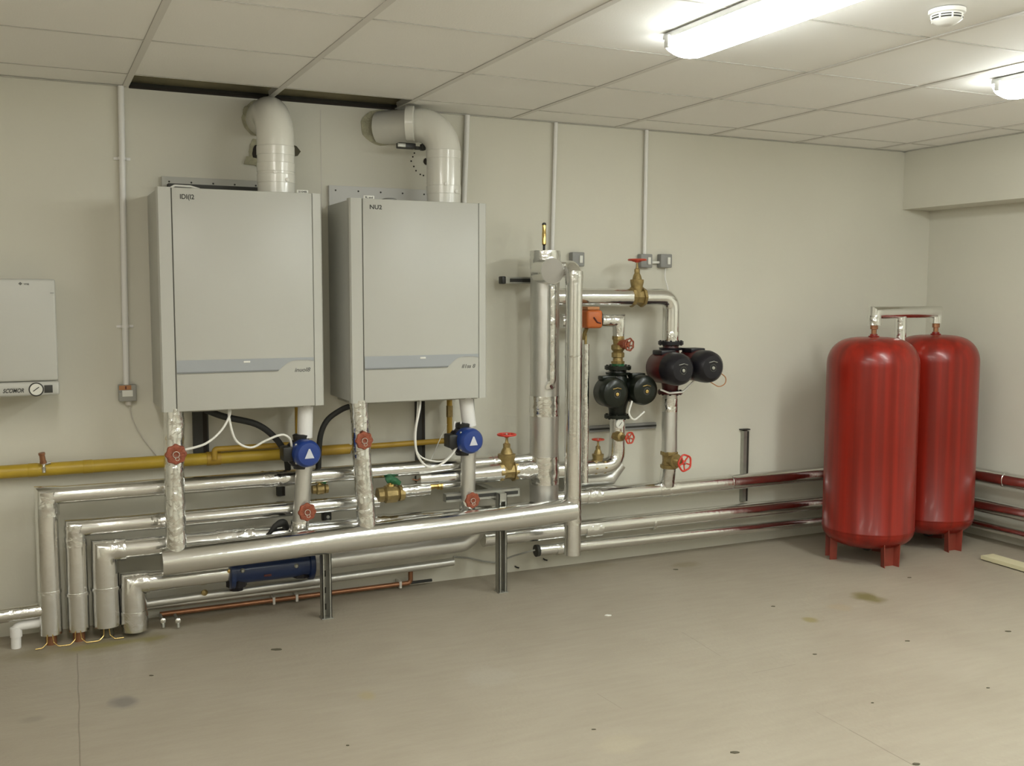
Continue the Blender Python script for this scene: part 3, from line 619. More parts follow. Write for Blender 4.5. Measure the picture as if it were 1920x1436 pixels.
# stubs from boiler to pump, foil below the pump
for (ut, vt, up, vp, ub, vb, bx, lab, sd) in ((573, 765, 572, 852, 562, 990, B1, 'left', 23), (873, 748, 880, 828, 876, 950, B2, 'right', 24)):
    yy = -.27; pc = P(up, vp, y=yy); tc = P(ut, vt, y=yy); bc = P(ub, vb, y=yy)
    pipe('pale pipe dropping from the %s boiler into its blue pump' % lab, [(tc.x, yy, bx['z0']+.005), (pc.x, yy, pc.z+.075)], .033, seed=sd, name='insulated_pipe', m='pvc_dull', amp=.0008, n=24)
    pipe('foil pipe under the blue pump of the %s boiler' % lab, [(pc.x-.004, yy, pc.z-.045), (bc.x, yy, bc.z-.03)], .036, seed=sd+4, amp=.0012, n=26, m='foil_dull', joints=[((bc.x, yy, bc.z+.01), Z, .05)])

# ---------------------------------------------------------------- valves, pumps
def handwheel(t, o, ax, R, r, m, spokes=5, lobes=0, amp=0, hub=.3, name='handwheel', cup=.25):
    o = Vector(o); ax = Vector(ax).normalized()
    w_ = MB().torus(o, ax, R, r, n=40, m=10, lobes=lobes, amp=amp)
    tt = Vector((0, 0, 1)) if abs(ax.z) < .9 else Vector((1, 0, 0)); e = ax.cross(tt).normalized(); g = ax.cross(e)
    for k in range(spokes):
        a = 2*PI*k/spokes+.3; d = e*math.cos(a)+g*math.sin(a); w_.tube([o-ax*(R*cup)+d*R*hub*.5, o-ax*(R*cup*.8)+d*R*.55, o+d*R*.98], r*.8, n=8)
    w_.lathe(o-ax*(R*cup+r*1.4), ax, [(0, R*hub*.8), (r*.5, R*hub), (r*2.2, R*hub), (r*2.8, R*hub*.6)], n=16)
    h = w_.build(name, m, t)
    MB().lathe(o-ax*(R*cup-r*1.2), ax, [(0, R*.16), (r*1.2, R*.14), (r*1.3, R*.05)], n=6).build('wheel_nut', 'galv', h)
    return h
def gate_valve(label, loc, xd, zd, s, pr, stem, wr, wm='wheel_bright', m='brass', spokes=5, lobes=0, group=None, fl=None):
    """s: body half length, pr: pipe radius, stem: height of the wheel above the pipe axis, wr: wheel radius"""
    t = thing('gate_valve', label, 'valve', (0, 0, 0), group, world=False); f = fl or pr*1.15
    MB().lathe((-s, 0, 0), X, [(0, f*.92), (s*.1, f), (s*.42, f), (s*.46, f*.82), (s*.8, f*.75), (s*1.2, f*.75), (s*1.54, f*.82), (s*1.58, f), (s*1.9, f), (s*2, f*.92)], n=8).build('body', m, t, ang=25)
    b = MB().lathe((0, 0, 0), Z, [(0, s*.70), (stem*.30, s*.74), (stem*.40, s*.84), (stem*.47, s*.84), (stem*.48, s*.60), (stem*.58, s*.48), (stem*.66, s*.30)], n=20)
    b.build('bonnet', m, t)
    MB().lathe((0, 0, stem*.62), Z, [(0, s*.30), (stem*.05, s*.34), (stem*.13, s*.34), (stem*.15, s*.2), (stem*.2, s*.14), (stem*.3, s*.12)], n=6).build('gland_nut', m, t, ang=20)
    handwheel(t, (0, 0, stem), Z, wr, wr*.12, wm, spokes, lobes=lobes, amp=.05 if lobes else 0, cup=.15)
    return orient(t, loc, xd, zd)
gate_valve('big bronze gate valve with bright red wheel on the thick short pipe', (vxc, -.2, qz), X, (0.0, 0, 1), .052, .046, P(947, 815, y=-.2).z-qz, .043)
# small red wheels on the boiler pipes (stem towards the room)
def wheel_valve(label, c, yback, R, m='wheel_rust', group='red wheel valves under the boilers', tilt=(0, -1, 0), mm='brass'):
    t = thing('lockshield_valve', label, 'valve', (c.x, yback, c.z), group)
    ax = Vector(tilt).normalized(); L = abs(c.y-yback)
    MB().lathe((c.x, yback+.01, c.z), (0, -1, 0), [(0, R*.55), (L*.4, R*.55), (L*.45, R*.35), (L+.005, R*.3)], n=8).build('stem', mm, t, ang=25)
    h = MB().lathe(c-ax*.009, ax, [(0, R*.5), (.002, R*.86), (.008, R*.98), (.014, R*.90), (.016, R*.6), (.012, R*.35)], n=40, wob=lambda a: 1+.06*math.cos(8*a)).build('handwheel', m, t)
    MB().torus(c+ax*.008, ax, R*.30, R*.05, n=18, m=6).torus(c+ax*.006+Vector((R*.1, 0, -R*.42)), ax, R*.18, R*.045, n=14, m=6).build('foil_scrap', 'crumple', h)
    return t
wheel_valve('rusty red valve wheel on the foil pipe under the left corner of the left boiler', P(330, 852, y=-.395), -.365, .042)
wheel_valve('rusty red valve wheel on the foil pipe under the left corner of the right boiler', P(683, 826, y=-.395), -.365, .040)
wheel_valve('red valve wheel below the blue pump of the left boiler', P(576, 960, y=-.33), -.30, .040)
wheel_valve('red valve wheel below the blue pump of the right boiler', P(886, 938, y=-.33), -.30, .038)
def boiler_pump(label, c):
    t = thing('circulator_pump', label, 'pump', (c.x, -.27, c.z), 'blue pumps under the boilers')
    MB().lathe((c.x, -.27, c.z-.075), Z, [(0, .036), (.018, .038), (.02, .030), (.035, .046), (.105, .046), (.122, .028), (.13, .036), (.148, .038), (.152, .030)], n=24).build('casing', 'black', t)
    MB().lathe((c.x-.012, -.25, c.z-.006), (.10, -1, 0), [(0, .060), (.03, .066), (.05, .064)], n=36).build('rear_housing', 'navy_black', t)
    h = MB().lathe((c.x+.001, -.298, c.z), (.10, -1, 0), [(0, .059), (.045, .0605), (.066, .056), (.074, .048), (.077, .03)], n=40).build('motor_head', 'blue', t)
    f = Vector((c.x+.0085, -.3755, c.z)); ex = Vector((1, .10, 0)).normalized()
    MB().prism([(-.021, -.017), (.021, -.017), (.003, .024), (-.003, .024)], f+Vector((0, .0, 0)), ex, Z, (0, -.002, 0)).build('triangle_badge', 'triangle', h, smooth=False)
    for k in range(4):
        a = PI/4+k*PI/2; MB().lathe(Vector((c.x, -.335, c.z))+Vector((math.cos(a), 0, math.sin(a)))*.057, (0, -1, 0), [(0, .005), (.008, .005), (.009, .003)], n=8).build('screw', 'galv', h)
    MB().bbox((c.x-.093, -.33, c.z-.032), (c.x-.050, -.255, c.z+.030), .006).build('terminal_box', 'black', t)
    return t
pA = P(572, 852, y=-.27); pA = Vector((P(576, 852, y=-.37).x, -.27, P(576, 852, y=-.37).z))
pB = Vector((P(884, 828, y=-.37).x, -.27, P(884, 828, y=-.37).z))
boiler_pump('blue round pump with silver triangle under the left boiler', pA)
boiler_pump('blue round pump with silver triangle under the right boiler', pB)
# lever valves on the second pipe
def lever_valve(label, c, s, seed):
    t = thing('lever_valve', label, 'valve', c, 'green-levered brass valves')
    MB().lathe(c-X*s*1.5, X, [(0, s*.8), (s*.6, s*.85), (s*.62, s*.7), (s*.9, s), (s*2.1, s), (s*2.4, s*.72), (s*2.45, s*.9), (s*3, s*.85)], n=12).build('body', 'brass', t, ang=25)
    MB().lathe(c+Z*s*.6, Z, [(0, s*.5), (s*.5, s*.42), (s*.52, s*.25), (s*.8, s*.25)], n=10).build('bonnet', 'brass_shiny', t)
    q = [c+Vector((-s*.55, -.01, s*1.55)), c+Vector((-s*.1, -.012, s*1.75)), c+Vector((s*.5, -.012, s*1.45)), c+Vector((s*1.0, -.014, s*1.15))]
    MB().tube(q, [s*.34, s*.42, s*.40, s*.26], n=10, bend=.02, amp=.002, wl=.01, seed=seed, seg=.006).build('lever', 'green', t)
lever_valve('large brass valve with a green lever below the right boiler', P(732, 926, y=-.2), .042, 1)
lever_valve('small brass valve with a green lever behind the left pump pipe', P(600, 917, y=-.18), .024, 2)
# blue flanged fitting on the lowest pipe
t = thing('strainer', 'dark blue flanged strainer with steel bolts under the header', 'pipe fitting', ((xb0+xb1)/2, py4, zl4))
zc = zl4+.002
MB().lathe((xb0, py4, zc), X, [(0, .07), (.004, .076), (.022, .076), (.024, .056), (xb1-xb0-.024, .056), (xb1-xb0-.022, .074), (xb1-xb0-.004, .074), (xb1-xb0, .07)], n=32).build('body', 'blue_dark', t)
MB().lathe((xb0+.035, py4, zc), (0, 0, -1), [(0, .045), (.066, .045), (.068, .034), (.084, .030)], n=8).lathe((xb1-.05, py4, zc), (0, 0, -1), [(0, .042), (.058, .042), (.06, .03)], n=8).build('drain_boss', 'navy_black', t, ang=20)
for u, v in ((455, 1070), (556, 1061)):
    c = P(u, v, y=py4-.055); MB().lathe(c+Y*.01, (0, -1, 0), [(0, .010), (.010, .011), (.015, .006)], n=10).build('bolt', 'galv', t)
for u, v in ((432, 1072),):
    c = P(u, v, y=py4-.06); MB().lathe(c+Y*.02, (0, -1, 0), [(0, .010), (.010, .010), (.012, .006)], n=6).build('bolt', 'brass_shiny', t)
c = P(503, 1078, y=py4-.056); MB().bbox((c.x-.018, py4-.058, c.z-.006), (c.x+.014, py4-.045, c.z+.004), .001).build('label_plate', 'maroon', t)
c = P(525, 985, y=-.24); t = thing('black_lever', 'black lever handle just behind the header under the left pump', 'lever', c)
MB().tube([c+Vector((-.05, 0, -.035)), c+Vector((-.02, 0, 0)), c+Vector((.015, 0, .018)), c+Vector((.035, .03, -.02))], [.008, .013, .016, .014], n=12, bend=.02).build('grip', 'rubber', t)
c = P(614, 967, y=-.13); t = thing('pipe_clamp', 'small dark bolted clamp between the pipes right of the left pump', 'clamp', c)
MB().bbox(c+Vector((-.022, .03, -.022)), c+Vector((.014, -.02, .022)), .003).build('bracket', 'galv_dark', t); MB().lathe(c+Vector((-.004, -.018, 0)), (0, -1, 0), [(0, .008), (.01, .008), (.011, .004)], n=6).build('bolt', 'galv', t)

# right hand pump group ------------------------------------------------
GY = -.15
hz = P(1180, 557, y=GY).z; hxr = P(1259, 560, y=GY).x
pzt = P(1255, 640, y=GY).z; pzb = P(1255, 738, y=GY).z
a = Vector((vbx+.02, GY, hz))
gv = P(1194, 560, y=GY)
pipe('upper foil pipe running right from the slim riser to the bronze valve', [(vbx-.02, GY, hz), (gv.x-.035, GY, hz)], .045, seed=31, amp=.0004, n=32)
pipe('foil elbow right of the upper bronze valve, dropping to the maroon pump', [(gv.x+.035, GY, hz), (hxr, GY, hz), (hxr, GY, pzt-.01)], .044, bend=.062, seed=32, amp=.0005, n=32, joints=[((hxr, GY, pzt+.03), Z, .05, .036)], jt=.009)
gate_valve('bronze gate valve with flat red wheel on the upper foil pipe', (gv.x, GY, hz), X, (-.13, 0, 1), .042, .043, P(1186, 487, y=GY).z-hz, .044, wm='wheel', spokes=4, fl=.052)
vz = P(1250, 862, y=GY).z
pipe('wrinkled foil pipe between the maroon pump and the lower bronze valve', [(hxr, GY, pzb+.01), (hxr, GY, vz+.04)], .041, seed=33, amp=.0022, m='foil_dull', n=28, joints=[((hxr, GY, pzb-.06), Z, .07, .040)])
pipe('short foil stub from the lower bronze valve into the upper wall pipe', [(hxr, GY, vz-.04), (hxr, GY+.02, r1z+.02)], .040, seed=34, amp=.0016, m='crumple', n=28)
gate_valve('bronze gate valve with open red spoked wheel facing the room, above the wall pipe', (hxr, GY, vz), (0, 0, 1), (.12, -1, -.1), .046, .040, .125, .042, wm='wheel_bright', lobes=5, fl=.047)
def twin_pump(label, cx, zc, R, dep, half, mats, zt, zb, fl, yb=GY):
    body, cap, face = mats
    t = thing('twin_pump', label, 'pump', (cx, yb, zc))
    v = MB().lathe((cx, yb, zb), Z, [(0, fl), (.016, fl), (.018, fl*.62), (.06, fl*.72), ((zt-zb)/2, R*.95), (zt-zb-.06, fl*.72), (zt-zb-.018, fl*.62), (zt-zb-.016, fl), (zt-zb, fl)], n=28)
    v.build('volute', body, t)
    for z in (zb, zt-.016):
        for k in range(8):
            a = k*PI/4+.2; MB().lathe((cx+fl*.82*math.cos(a), yb+fl*.82*math.sin(a), z-.006), Z, [(0, .006), (.028, .006)], n=6).build('flange_bolt', cap, t)
    MB().lathe((cx, yb, zt-.017), Z, [(0, fl+.001), (.018, fl+.001)], n=28).lathe((cx, yb, zt-.045), Z, [(0, fl*.9), (.012, fl*.95)], n=28).build('top_flange', cap, t)
    for s in (-1, 1):
        x = cx+s*half; z = zc+s*.004
        h = MB().lathe((x, yb, z), (0, -1, 0), [(0, R*.75), (.03, R), (dep*.72, R), (dep*.75, R*.94)], n=36).build('motor', body, t)
        c = MB().lathe((x, yb-dep*.62, z), (0, -1, 0), [(0, R*1.03), (dep*.18, R*1.03), (dep*.30, R*.94), (dep*.37, R*.72), (dep*.38, R*.45)], n=36).build('end_cover', cap, t)
        MB().torus((x, yb-dep*.995, z-.004), (0, -1, 0), R*.22, .004, n=24, m=6).build('vent_ring', 'ink', c)
        MB().lathe((x, yb-dep, z-.004), (0, -1, 0), [(0, .009), (.004, .009), (.005, .005)], n=12).build('vent_screw', face, c)
        MB().tube([(x-R*.32, yb-dep*1.0, z+R*.30), (x, yb-dep*1.02, z+R*.38), (x+R*.32, yb-dep*1.0, z+R*.30)], .0022, n=6).build('raised_mark', face, c)
        MB().bbox((x-R*.6, yb-dep*.5, z+R*.82), (x+R*.5, yb-dep*.15, z+R*1.12), .006).build('terminal_box', cap, t)
    return t
zc = P(1262, 688, y=GY-.1).z
twin_pump('maroon twin pump with dark end covers, higher of the two pumps', hxr, zc, .082, .25, .092, ('maroon', 'navy_black', 'galv'), pzt, pzb, .066)
# lower, smaller twin pump
lx = P(1158, 735, y=GY).x; lzt = P(1158, 686, y=GY).z; lzb = P(1158, 783, y=GY).z; lz = P(1150, 735, y=GY-.1).z
twin_pump('black-green twin pump, lower and left of the maroon one', lx, lz, .075, .14, .088, ('green_black', 'green_black', 'brass_shiny'), lzt, lzb, .068)
# pump cables
q = [P(1185, 752, y=-.26), P(1178, 775, y=-.27), P(1188, 790, y=-.27), P(1208, 772, y=-.25)]
tag(MB().tube(q, .005, n=10, bend=.03).build('pump_cable', 'cable'), 'white cable looping under the black-green twin pump', 'cable')
q = [P(1238, 730, y=-.25), P(1255, 737, y=-.26), P(1280, 735, y=-.26), P(1300, 715, y=-.27)]
tag(MB().tube(q, .005, n=10, bend=.03).build('pump_cable', 'cable'), 'white cable looping under the maroon twin pump', 'cable')
q = [P(1352, 700, y=-.33), P(1362, 708, y=-.33), P(1360, 720, y=-.33), P(1348, 726, y=-.32), P(1325, 712, y=-.30)]
tag(MB().tube(q, .0028, n=8, bend=.03).build('pump_wire', 'rust_label'), 'thin tan wire hanging at the right end of the maroon pump', 'cable')
# branch to the lower pump: orange actuator, elbow, valve, union
z2 = P(1140, 601, y=GY).z; ox = P(1128, 600, y=GY).x
ex = P(1160, 601, y=GY).x; vzt = P(1160, 630, y=GY).z
pipe('crumpled foil elbow right of the orange actuator', [(vbx+.04, GY, z2), (ex, GY, z2), (ex, GY, vzt)], [.035, .033, .030], seed=35, amp=.0016, m='crumple', n=24)
c = P(1110, 598, y=-.24)
t = thing('valve_actuator', 'orange valve actuator beside the slim riser', 'actuator', c)
MB().bbox((c.x-.055, -.29, c.z-.045), (c.x+.035, -.19, c.z+.045), .014, 3).build('housing', 'orange', t)
MB().lathe((c.x+.028, -.24, c.z), X, [(0, .046), (.012, .046), (.016, .040)], n=24).build('end_rim', 'black', t)
MB().bbox((c.x-.05, -.285, c.z+.045), (c.x+.02, -.195, c.z+.062), .006).build('lid', 'rust_label', t)
MB().tube([(c.x-.02, -.292, c.z+.01), (c.x+.0, -.293, c.z-.015), (c.x+.02, -.292, c.z-.02)], .004, n=8, bend=.01).build('position_pointer', 'maroon', t)
MB().tube([(c.x-.03, -.24, c.z-.045), (c.x-.03, -.2, c.z-.10)], .010, n=12).build('shaft', 'brass', t)
vzb = lzt+.012; vm = P(1160, 652, y=GY).z
t = thing('globe_valve', 'bronze valve with coppery side wheel above the black-green pump', 'valve', (ex, GY, vm))
MB().lathe((lx, GY, vzb), Z, [(0, .034), (.012, .036), (.014, .028), (.030, .026), (.034, .034), (.055, .034), (.062, .026), (.075, .036), (.095, .036), (.102, .026), (vzt-vzb-.02, .028), (vzt-vzb-.018, .032), (vzt-vzb, .032)], n=10).build('body', 'brass', t, ang=25)
MB().lathe((lx, GY, vzb-.014), Z, [(0, .033), (.014, .033)], n=8).build('union_nut', 'green', t)
c = P(1180, 646, y=GY-.07)
MB().lathe((lx, GY, c.z), c-Vector((lx, GY, c.z)), [(0, .024), (.05, .024), (.055, .016), ((c-Vector((lx, GY, c.z))).length, .014)], n=8).build('bonnet', 'wheel_rust', t)
handwheel(t, c, (.25, -1, 0), .030, .0045, 'wheel_rust', 5, lobes=7, amp=.06, cup=.1)
# below the pump
lb = P(1160, 872, y=GY); lbx = lx
t = pipe('foil pipe under the black-green pump with an elbow to the left', [(lbx, GY, lzb+.01), (lbx, GY, lb.z), (vbx-.03, GY, lb.z)], .042, bend=.07, seed=36, amp=.0010, n=30, joints=[((lbx-.02, GY, lb.z+.03), (1, 0, .8), .04, .03)], m='foil')
c = P(1163, 795, y=GY-.06)
t = thing('pressure_gauge', 'small white round gauge just under the black-green pump', 'gauge', c)
MB().lathe(c+Y*.02, (0, -1, 0), [(0, .023), (.018, .024), (.020, .022)], n=28).build('dial', 'dial', t)
MB().tube([c+Vector((-.008, -.002, -.010)), c+Vector((.009, -.002, .010))], .0012, n=6).build('needle', 'ink_soft', t)
MB().tube([c+Vector((0, .02, 0)), c+Vector((0, .06, 0))], .006, n=8).build('stem', 'brass', t)
c0 = P(1160, 818, y=GY-.045); c = P(1181, 821, y=GY-.10)
t = thing('globe_valve', 'bronze angle valve with small red wheel below the white gauge', 'valve', c0)
MB().lathe(c0+Y*.03, (.1, -1, 0), [(0, .026), (.03, .028), (.05, .024), (.055, .012), (.085, .010)], n=10).build('body', 'brass', t, ang=25)
handwheel(t, c, (.2, -1, 0), .028, .0045, 'wheel', 5, lobes=6, amp=.05, cup=.2)
c = P(1121, 868, y=GY)
gate_valve('small bronze valve with a dull red wheel seen just right of the slim riser', (c.x, GY, lb.z), X, Z, .036, .038, P(1120, 824, y=GY).z-lb.z, .030, wm='wheel')
# sloping pipe behind
a = P(1085, 902, y=-.08); e = P(1145, 893, y=-.08)
pipe('dull foil pipe end with a slanted cut, below the foil elbow', [(a.x-.1, -.075, a.z), (e.x, -.075, a.z), (e.x+.06, -.075, a.z+.07)], .034, seed=37, amp=.001, n=24, m='foil_dull')

# ---------------------------------------------------------------- gas pipe
gy = -.06
g0 = P(0, 885, y=gy); gz = .703
t = thing('gas_pipe', 'yellow gas pipe along the wall, stepping down in size to the right', 'pipe', (g0.x, gy, gz))
xa = P(548, 852, y=gy).x; xm = P(400, 850, y=gy).x; xend = P(843, 827, y=gy).x
MB().tube([(g0.x-.5, gy, gz), (xa+.04, gy, gz)], .0275, n=24).build('main_run', 'yellow', t)
MB().tube([(xa+.02, gy, gz+.003), (P(655, 838, y=gy).x, gy, gz+.003)], .024, n=20).build('middle_run', 'ochre', t)
MB().tube([(P(650, 838, y=gy).x, gy, gz+.008), (xend, gy, gz+.012), (xend, gy, B2['z0']+.01)], .0135, n=18, bend=.02).build('right_riser', 'ochre', t)
zu = P(470, 838, y=gy-.03).z
MB().tube([(xm, gy-.03, gz), (xm, gy-.03, zu), (xa+.02, gy-.03, zu), (xa+.02, gy-.03, B1['z0']+.01)], .0125, n=18, bend=.012).build('left_branch', 'ochre', t)
for x, r in ((xm, .031), (xa+.03, .030)): MB().lathe((x-.03, gy, gz), X, [(0, r), (.06, r)], n=24).build('coupling', 'ochre', t)
for u in (62, 165): 
    x = P(u, 880, y=gy).x; MB().lathe((x-.02, gy, gz), X, [(0, .0275), (.004, .029), (.036, .029), (.04, .0275)], n=24).build('coupling', 'yellow', t)
c = P(845, 770, y=gy); MB().lathe((xend, gy, c.z-.03), Z, [(0, .017), (.055, .017), (.056, .014)], n=8).build('gas_cock', 'brass', t)
c = P(82, 872, y=gy-.03)
t = thing('test_nipple', 'small copper-coloured test point standing up on the yellow gas pipe', 'pipe fitting', (c.x, c.y, gz))
MB().lathe((c.x, gy-.022, gz-.008), (0, -.15, 1), [(0, .009), (.02, .010), (.022, .007), (.04, .009)], n=12).build('foil_neck', 'crumple', t)
MB().lathe((c.x-.001, gy-.027, gz+.030), (-.12, -.1, 1), [(0, .013), (.008, .013), (.01, .0115), (.034, .0105), (.036, .013), (.045, .013)], n=8).build('cap', 'copper', t, ang=20)
MB().tube([(c.x+.008, gy-.02, gz+.026), (c.x+.026, gy-.02, gz+.030)], .005, n=8).build('side_screw', 'galv', t)

# ---------------------------------------------------------------- steel posts, wall struts
def channel(b, x, y, z0, z1, w_=.041, d=.041, open_=-1, lip=.009):
    """vertical C channel whose slot faces -y"""
    th = .003
    b.box((x-w_/2, y, z0), (x+w_/2, y+th, z1)); b.box((x-w_/2, y-d, z0), (x-w_/2+th, y, z1)); b.box((x+w_/2-th, y-d, z0), (x+w_/2, y, z1))
    b.box((x-w_/2, y-d, z0), (x-w_/2+lip, y-d+th, z1)); b.box((x+w_/2-lip, y-d, z0), (x+w_/2, y-d+th, z1)); return b
def post(label, x, y, zt, arm):
    t = thing('steel_post', label, 'post', (x, y, 0), 'slotted steel posts under the pipes')
    channel(MB(), x, y, .004, zt).build('channel', 'galv', t, smooth=False)
    b = MB()
    for k in range(int(zt/.075)): b.bbox((x-.006, y-.001, .03+k*.075), (x+.006, y+.0045, .058+k*.075), .001)
    b.build('slots', 'galv_dark', t)
    MB().bbox((x-.026, y-.048, 0), (x+.026, y+.008, .004), .001).build('foot_plate', 'galv', t)
    if arm is not None:
        MB().box((x-.02, y-.04, arm-.02), (x+.02, -.001, arm+.02)).build('wall_arm', 'galv', t, smooth=False)
    return t
p1 = P(612, 1158, z=0); p2 = P(941, 1110, z=0)
post('galvanised slotted post under the header, left of the two', p1.x, -.325+.02, hp(p1.x).z-.058, None)
post('galvanised slotted post under the header, right of the two', p2.x, -.275, P(943, 922, y=-.28).z, P(943, 922, y=-.28).z-.02)
a = P(893, 928, y=-.26); e = P(972, 921, y=-.26)
t = thing('cross_bar', 'horizontal steel channel under the bronze valve with the red wheel', 'bar', (a.x, -.26, a.z))
MB().box((a.x-.16, -.275, a.z-.020), (e.x, -.235, a.z+.018)).build('channel', 'galv', t, smooth=False)
MB().box((a.x-.16, -.277, a.z-.009), (e.x-.01, -.2745, a.z+.007)).build('slot', 'galv_dark', t, smooth=False)
def wstrut(label, u, v0, v1, wpx, m='galv_dark', y=-.03):
    a = P(u, v0, y=y); e = P(u, v1, y=y); wv = wpx/400/2
    t = thing('wall_strut', label, 'strut', (a.x, 0, e.z), None)
    b = MB(); b.box((a.x-wv, y, e.z), (a.x+wv, 0, a.z)); b.build('channel', m, t, smooth=False)
    MB().box((a.x+wv*.25, y-.001, e.z+.003), (a.x+wv*.8, y+.002, a.z-.003)).build('slot', 'hole', t, smooth=False)
    return t
wstrut('dark vertical strut on the wall under the left boiler', 376, 765, 850, 26)
wstrut('dark vertical strut on the wall under the right boiler', 789, 745, 905, 17)
wstrut('short dark strut behind the pump pipe of the left boiler', 527, 890, 930, 14)
t = wstrut('grey slotted strut standing on the wall left of the red tanks', 1400, 808, 940, 15, m='galv')
t2_ = [P(1392, 807, y=-.03), P(1407, 807, y=-.03)]
MB().box((t2_[0].x, -.03, t2_[0].z), (t2_[1].x, 0, t2_[0].z+.006)).build('end_cap', 'black', t, smooth=False)
# horizontal struts
a = P(1105, 805, y=-.02); e = P(1230, 801, y=-.02)
t = thing('wall_strut', 'dark horizontal strut on the wall behind the white gauge', 'strut', (a.x, 0, a.z)); MB().box((a.x, -.022, a.z-.016), (e.x, 0, a.z+.016)).build('channel', 'box_dark', t, smooth=False)
MB().box((a.x, -.024, a.z-.006), (e.x, -.021, a.z+.004)).build('slot', 'galv_dark', t, smooth=False)
a = P(944, 525, y=-.10); e = P(992, 525, y=-.02)
t = thing('wall_strut', 'short dark bracket arm on the wall left of the thick riser', 'strut', (a.x, 0, a.z))
MB().box((a.x+.01, -.10, a.z-.016), (VX, -.06, a.z+.016)).build('channel', 'galv', t, smooth=False)
MB().box((a.x+.035, -.103, a.z-.009), (VX-.03, -.099, a.z+.008)).build('slot', 'black', t, smooth=False)
MB().bbox((a.x-.008, -.104, a.z-.019), (a.x+.014, -.056, a.z+.019), .006).build('end_cap', 'black', t)
MB().box((VX-.08, -.06, a.z-.016), (VX-.04, 0, a.z+.016)).build('wall_leg', 'galv', t, smooth=False)

# ---------------------------------------------------------------- hoses and cables
def hose(label, pts, r, m, name='cable', cat='cable', bend=.12):
    t = MB().tube(pts, r, n=12, bend=bend, bseg=8).build(name, m); return tag(t, label, cat)
def smooth_pts(pts, k=6):
    out = []; n = len(pts); pts = [Vector(p) for p in pts]
    for i in range(n-1):
        p0 = pts[max(i-1, 0)]; p1 = pts[i]; p2 = pts[i+1]; p3 = pts[min(i+2, n-1)]
        for j in range(k):
            t = j/k; out.append(.5*((2*p1)+(p2-p0)*t+(2*p0-5*p1+4*p2-p3)*t*t+(3*p1-p0-3*p2+p3)*t*t*t))
    return out+[pts[-1]]
hose('black rubber hose curving from under the left boiler behind the blue pump', smooth_pts([P(385, 768, y=-.22), P(420, 781, y=-.22), P(480, 795, y=-.20), P(515, 820, y=-.18), P(535, 850, y=-.16), P(540, 880, y=-.14)]), .014, 'rubber', 'rubber_hose', 'hose', 0)
hose('black rubber hose dropping from under the right boiler behind the left pump', smooth_pts([P(655, 762, y=-.2), P(640, 768, y=-.2), P(615, 786, y=-.2), P(602, 812, y=-.19), P(598, 845, y=-.18), P(597, 880, y=-.16)]), .013, 'rubber', 'rubber_hose', 'hose', 0)
hose('white cable from under the left boiler to the rusty red wheel', smooth_pts([P(431, 762, y=-.30), P(430, 780, y=-.32), P(414, 808, y=-.34), P(385, 832, y=-.37), P(347, 843, y=-.38)]), .0050, 'cable', bend=0)
hose('white cable looping from under the left boiler to the blue pump', smooth_pts([P(430, 762, y=-.30), P(430, 785, y=-.32), P(442, 825, y=-.33), P(470, 839, y=-.33), P(500, 825, y=-.33), P(528, 815, y=-.33), P(543, 822, y=-.33), P(547, 838, y=-.31)]), .0050, 'cable', bend=0)
hose('white cable looping from under the right boiler towards its blue pump', smooth_pts([P(788, 745, y=-.30), P(787, 765, y=-.31), P(779, 810, y=-.32), P(782, 850, y=-.33), P(800, 874, y=-.33), P(822, 873, y=-.33), P(845, 855, y=-.32), P(858, 835, y=-.31)]), .0055, 'cable', bend=0)
hose('second white cable beside the loop under the right boiler', smooth_pts([P(784, 745, y=-.29), P(782, 780, y=-.30), P(777, 820, y=-.31), P(785, 852, y=-.31), P(810, 864, y=-.31), P(838, 860, y=-.30), P(862, 820, y=-.30), P(864, 790, y=-.29)]), .0038, 'cable', bend=0)
hose('thin tan wire slanting to the gas riser of the right boiler', [P(808, 862, y=-.2), P(822, 830, y=-.1), P(838, 795, y=-.06)], .002, 'paper', bend=0)
hose('thin grey wire slanting down the wall from the grey switch box', smooth_pts([P(243, 762, y=-.012), P(250, 790, y=-.006), P(268, 822, y=-.006), P(292, 852, y=-.006), P(303, 870, y=-.006)]), .0022, 'clip', bend=0)
hose('white cable hanging beside the right side of the right blue pump pipe', smooth_pts([P(853, 790, y=-.26), P(851, 815, y=-.27), P(856, 845, y=-.27)]), .005, 'pvc_dull', bend=0)
# thin dark lines below the left boiler's corner
hose('thin grey wire running down beside the right boiler pump', smooth_pts([P(888, 748, y=-.26), P(889, 770, y=-.26), P(888, 790, y=-.26)]), .003, 'box', bend=0)

# ---------------------------------------------------------------- conduits, boxes
def conduit(label, u0, v0, u1, v1, r=.0125, clips=()):
    x = P(u0, v0, y=-.02).x; zb_ = P(u1, v1, y=-.02).z; x2_ = P(u1, v1, y=-.02).x; zt_ = HC
    t = thing('cable_conduit', label, 'conduit', (x2_, -.016, zb_), 'white conduits down the wall')
    MB().tube([(x2_, -.016, zb_), (x, -.016, zt_)], r, n=16).build('tube', 'pvc_dull', t)
    for v in clips:
        z = P((u0+u1)/2, v, y=-.02).z; xx = x+(x2_-x)*(zt_-z)/(zt_-zb_)
        MB().bbox((xx-.034, -.006, z-.006), (xx+.034, 0, z+.006), .002).lathe((xx, -.016, z-.006), Z, [(0, r+.004), (.012, r+.004)], n=16).build('saddle_clip', 'pvc_dull', t)
    return t
conduit('white conduit from the ceiling to the labelled switch box, left of the boilers', 227, 170, 237, 722, clips=(297, 612))
conduit('white conduit beside the right flue, going down behind the right boiler', 877, 225, 870, 400)
conduit('white conduit above the brass air vent', 1043, 245, 1036, 475, r=.010)
conduit('white conduit from the ceiling to the pair of grey isolators', 1213, 258, 1209, 478, r=.010)
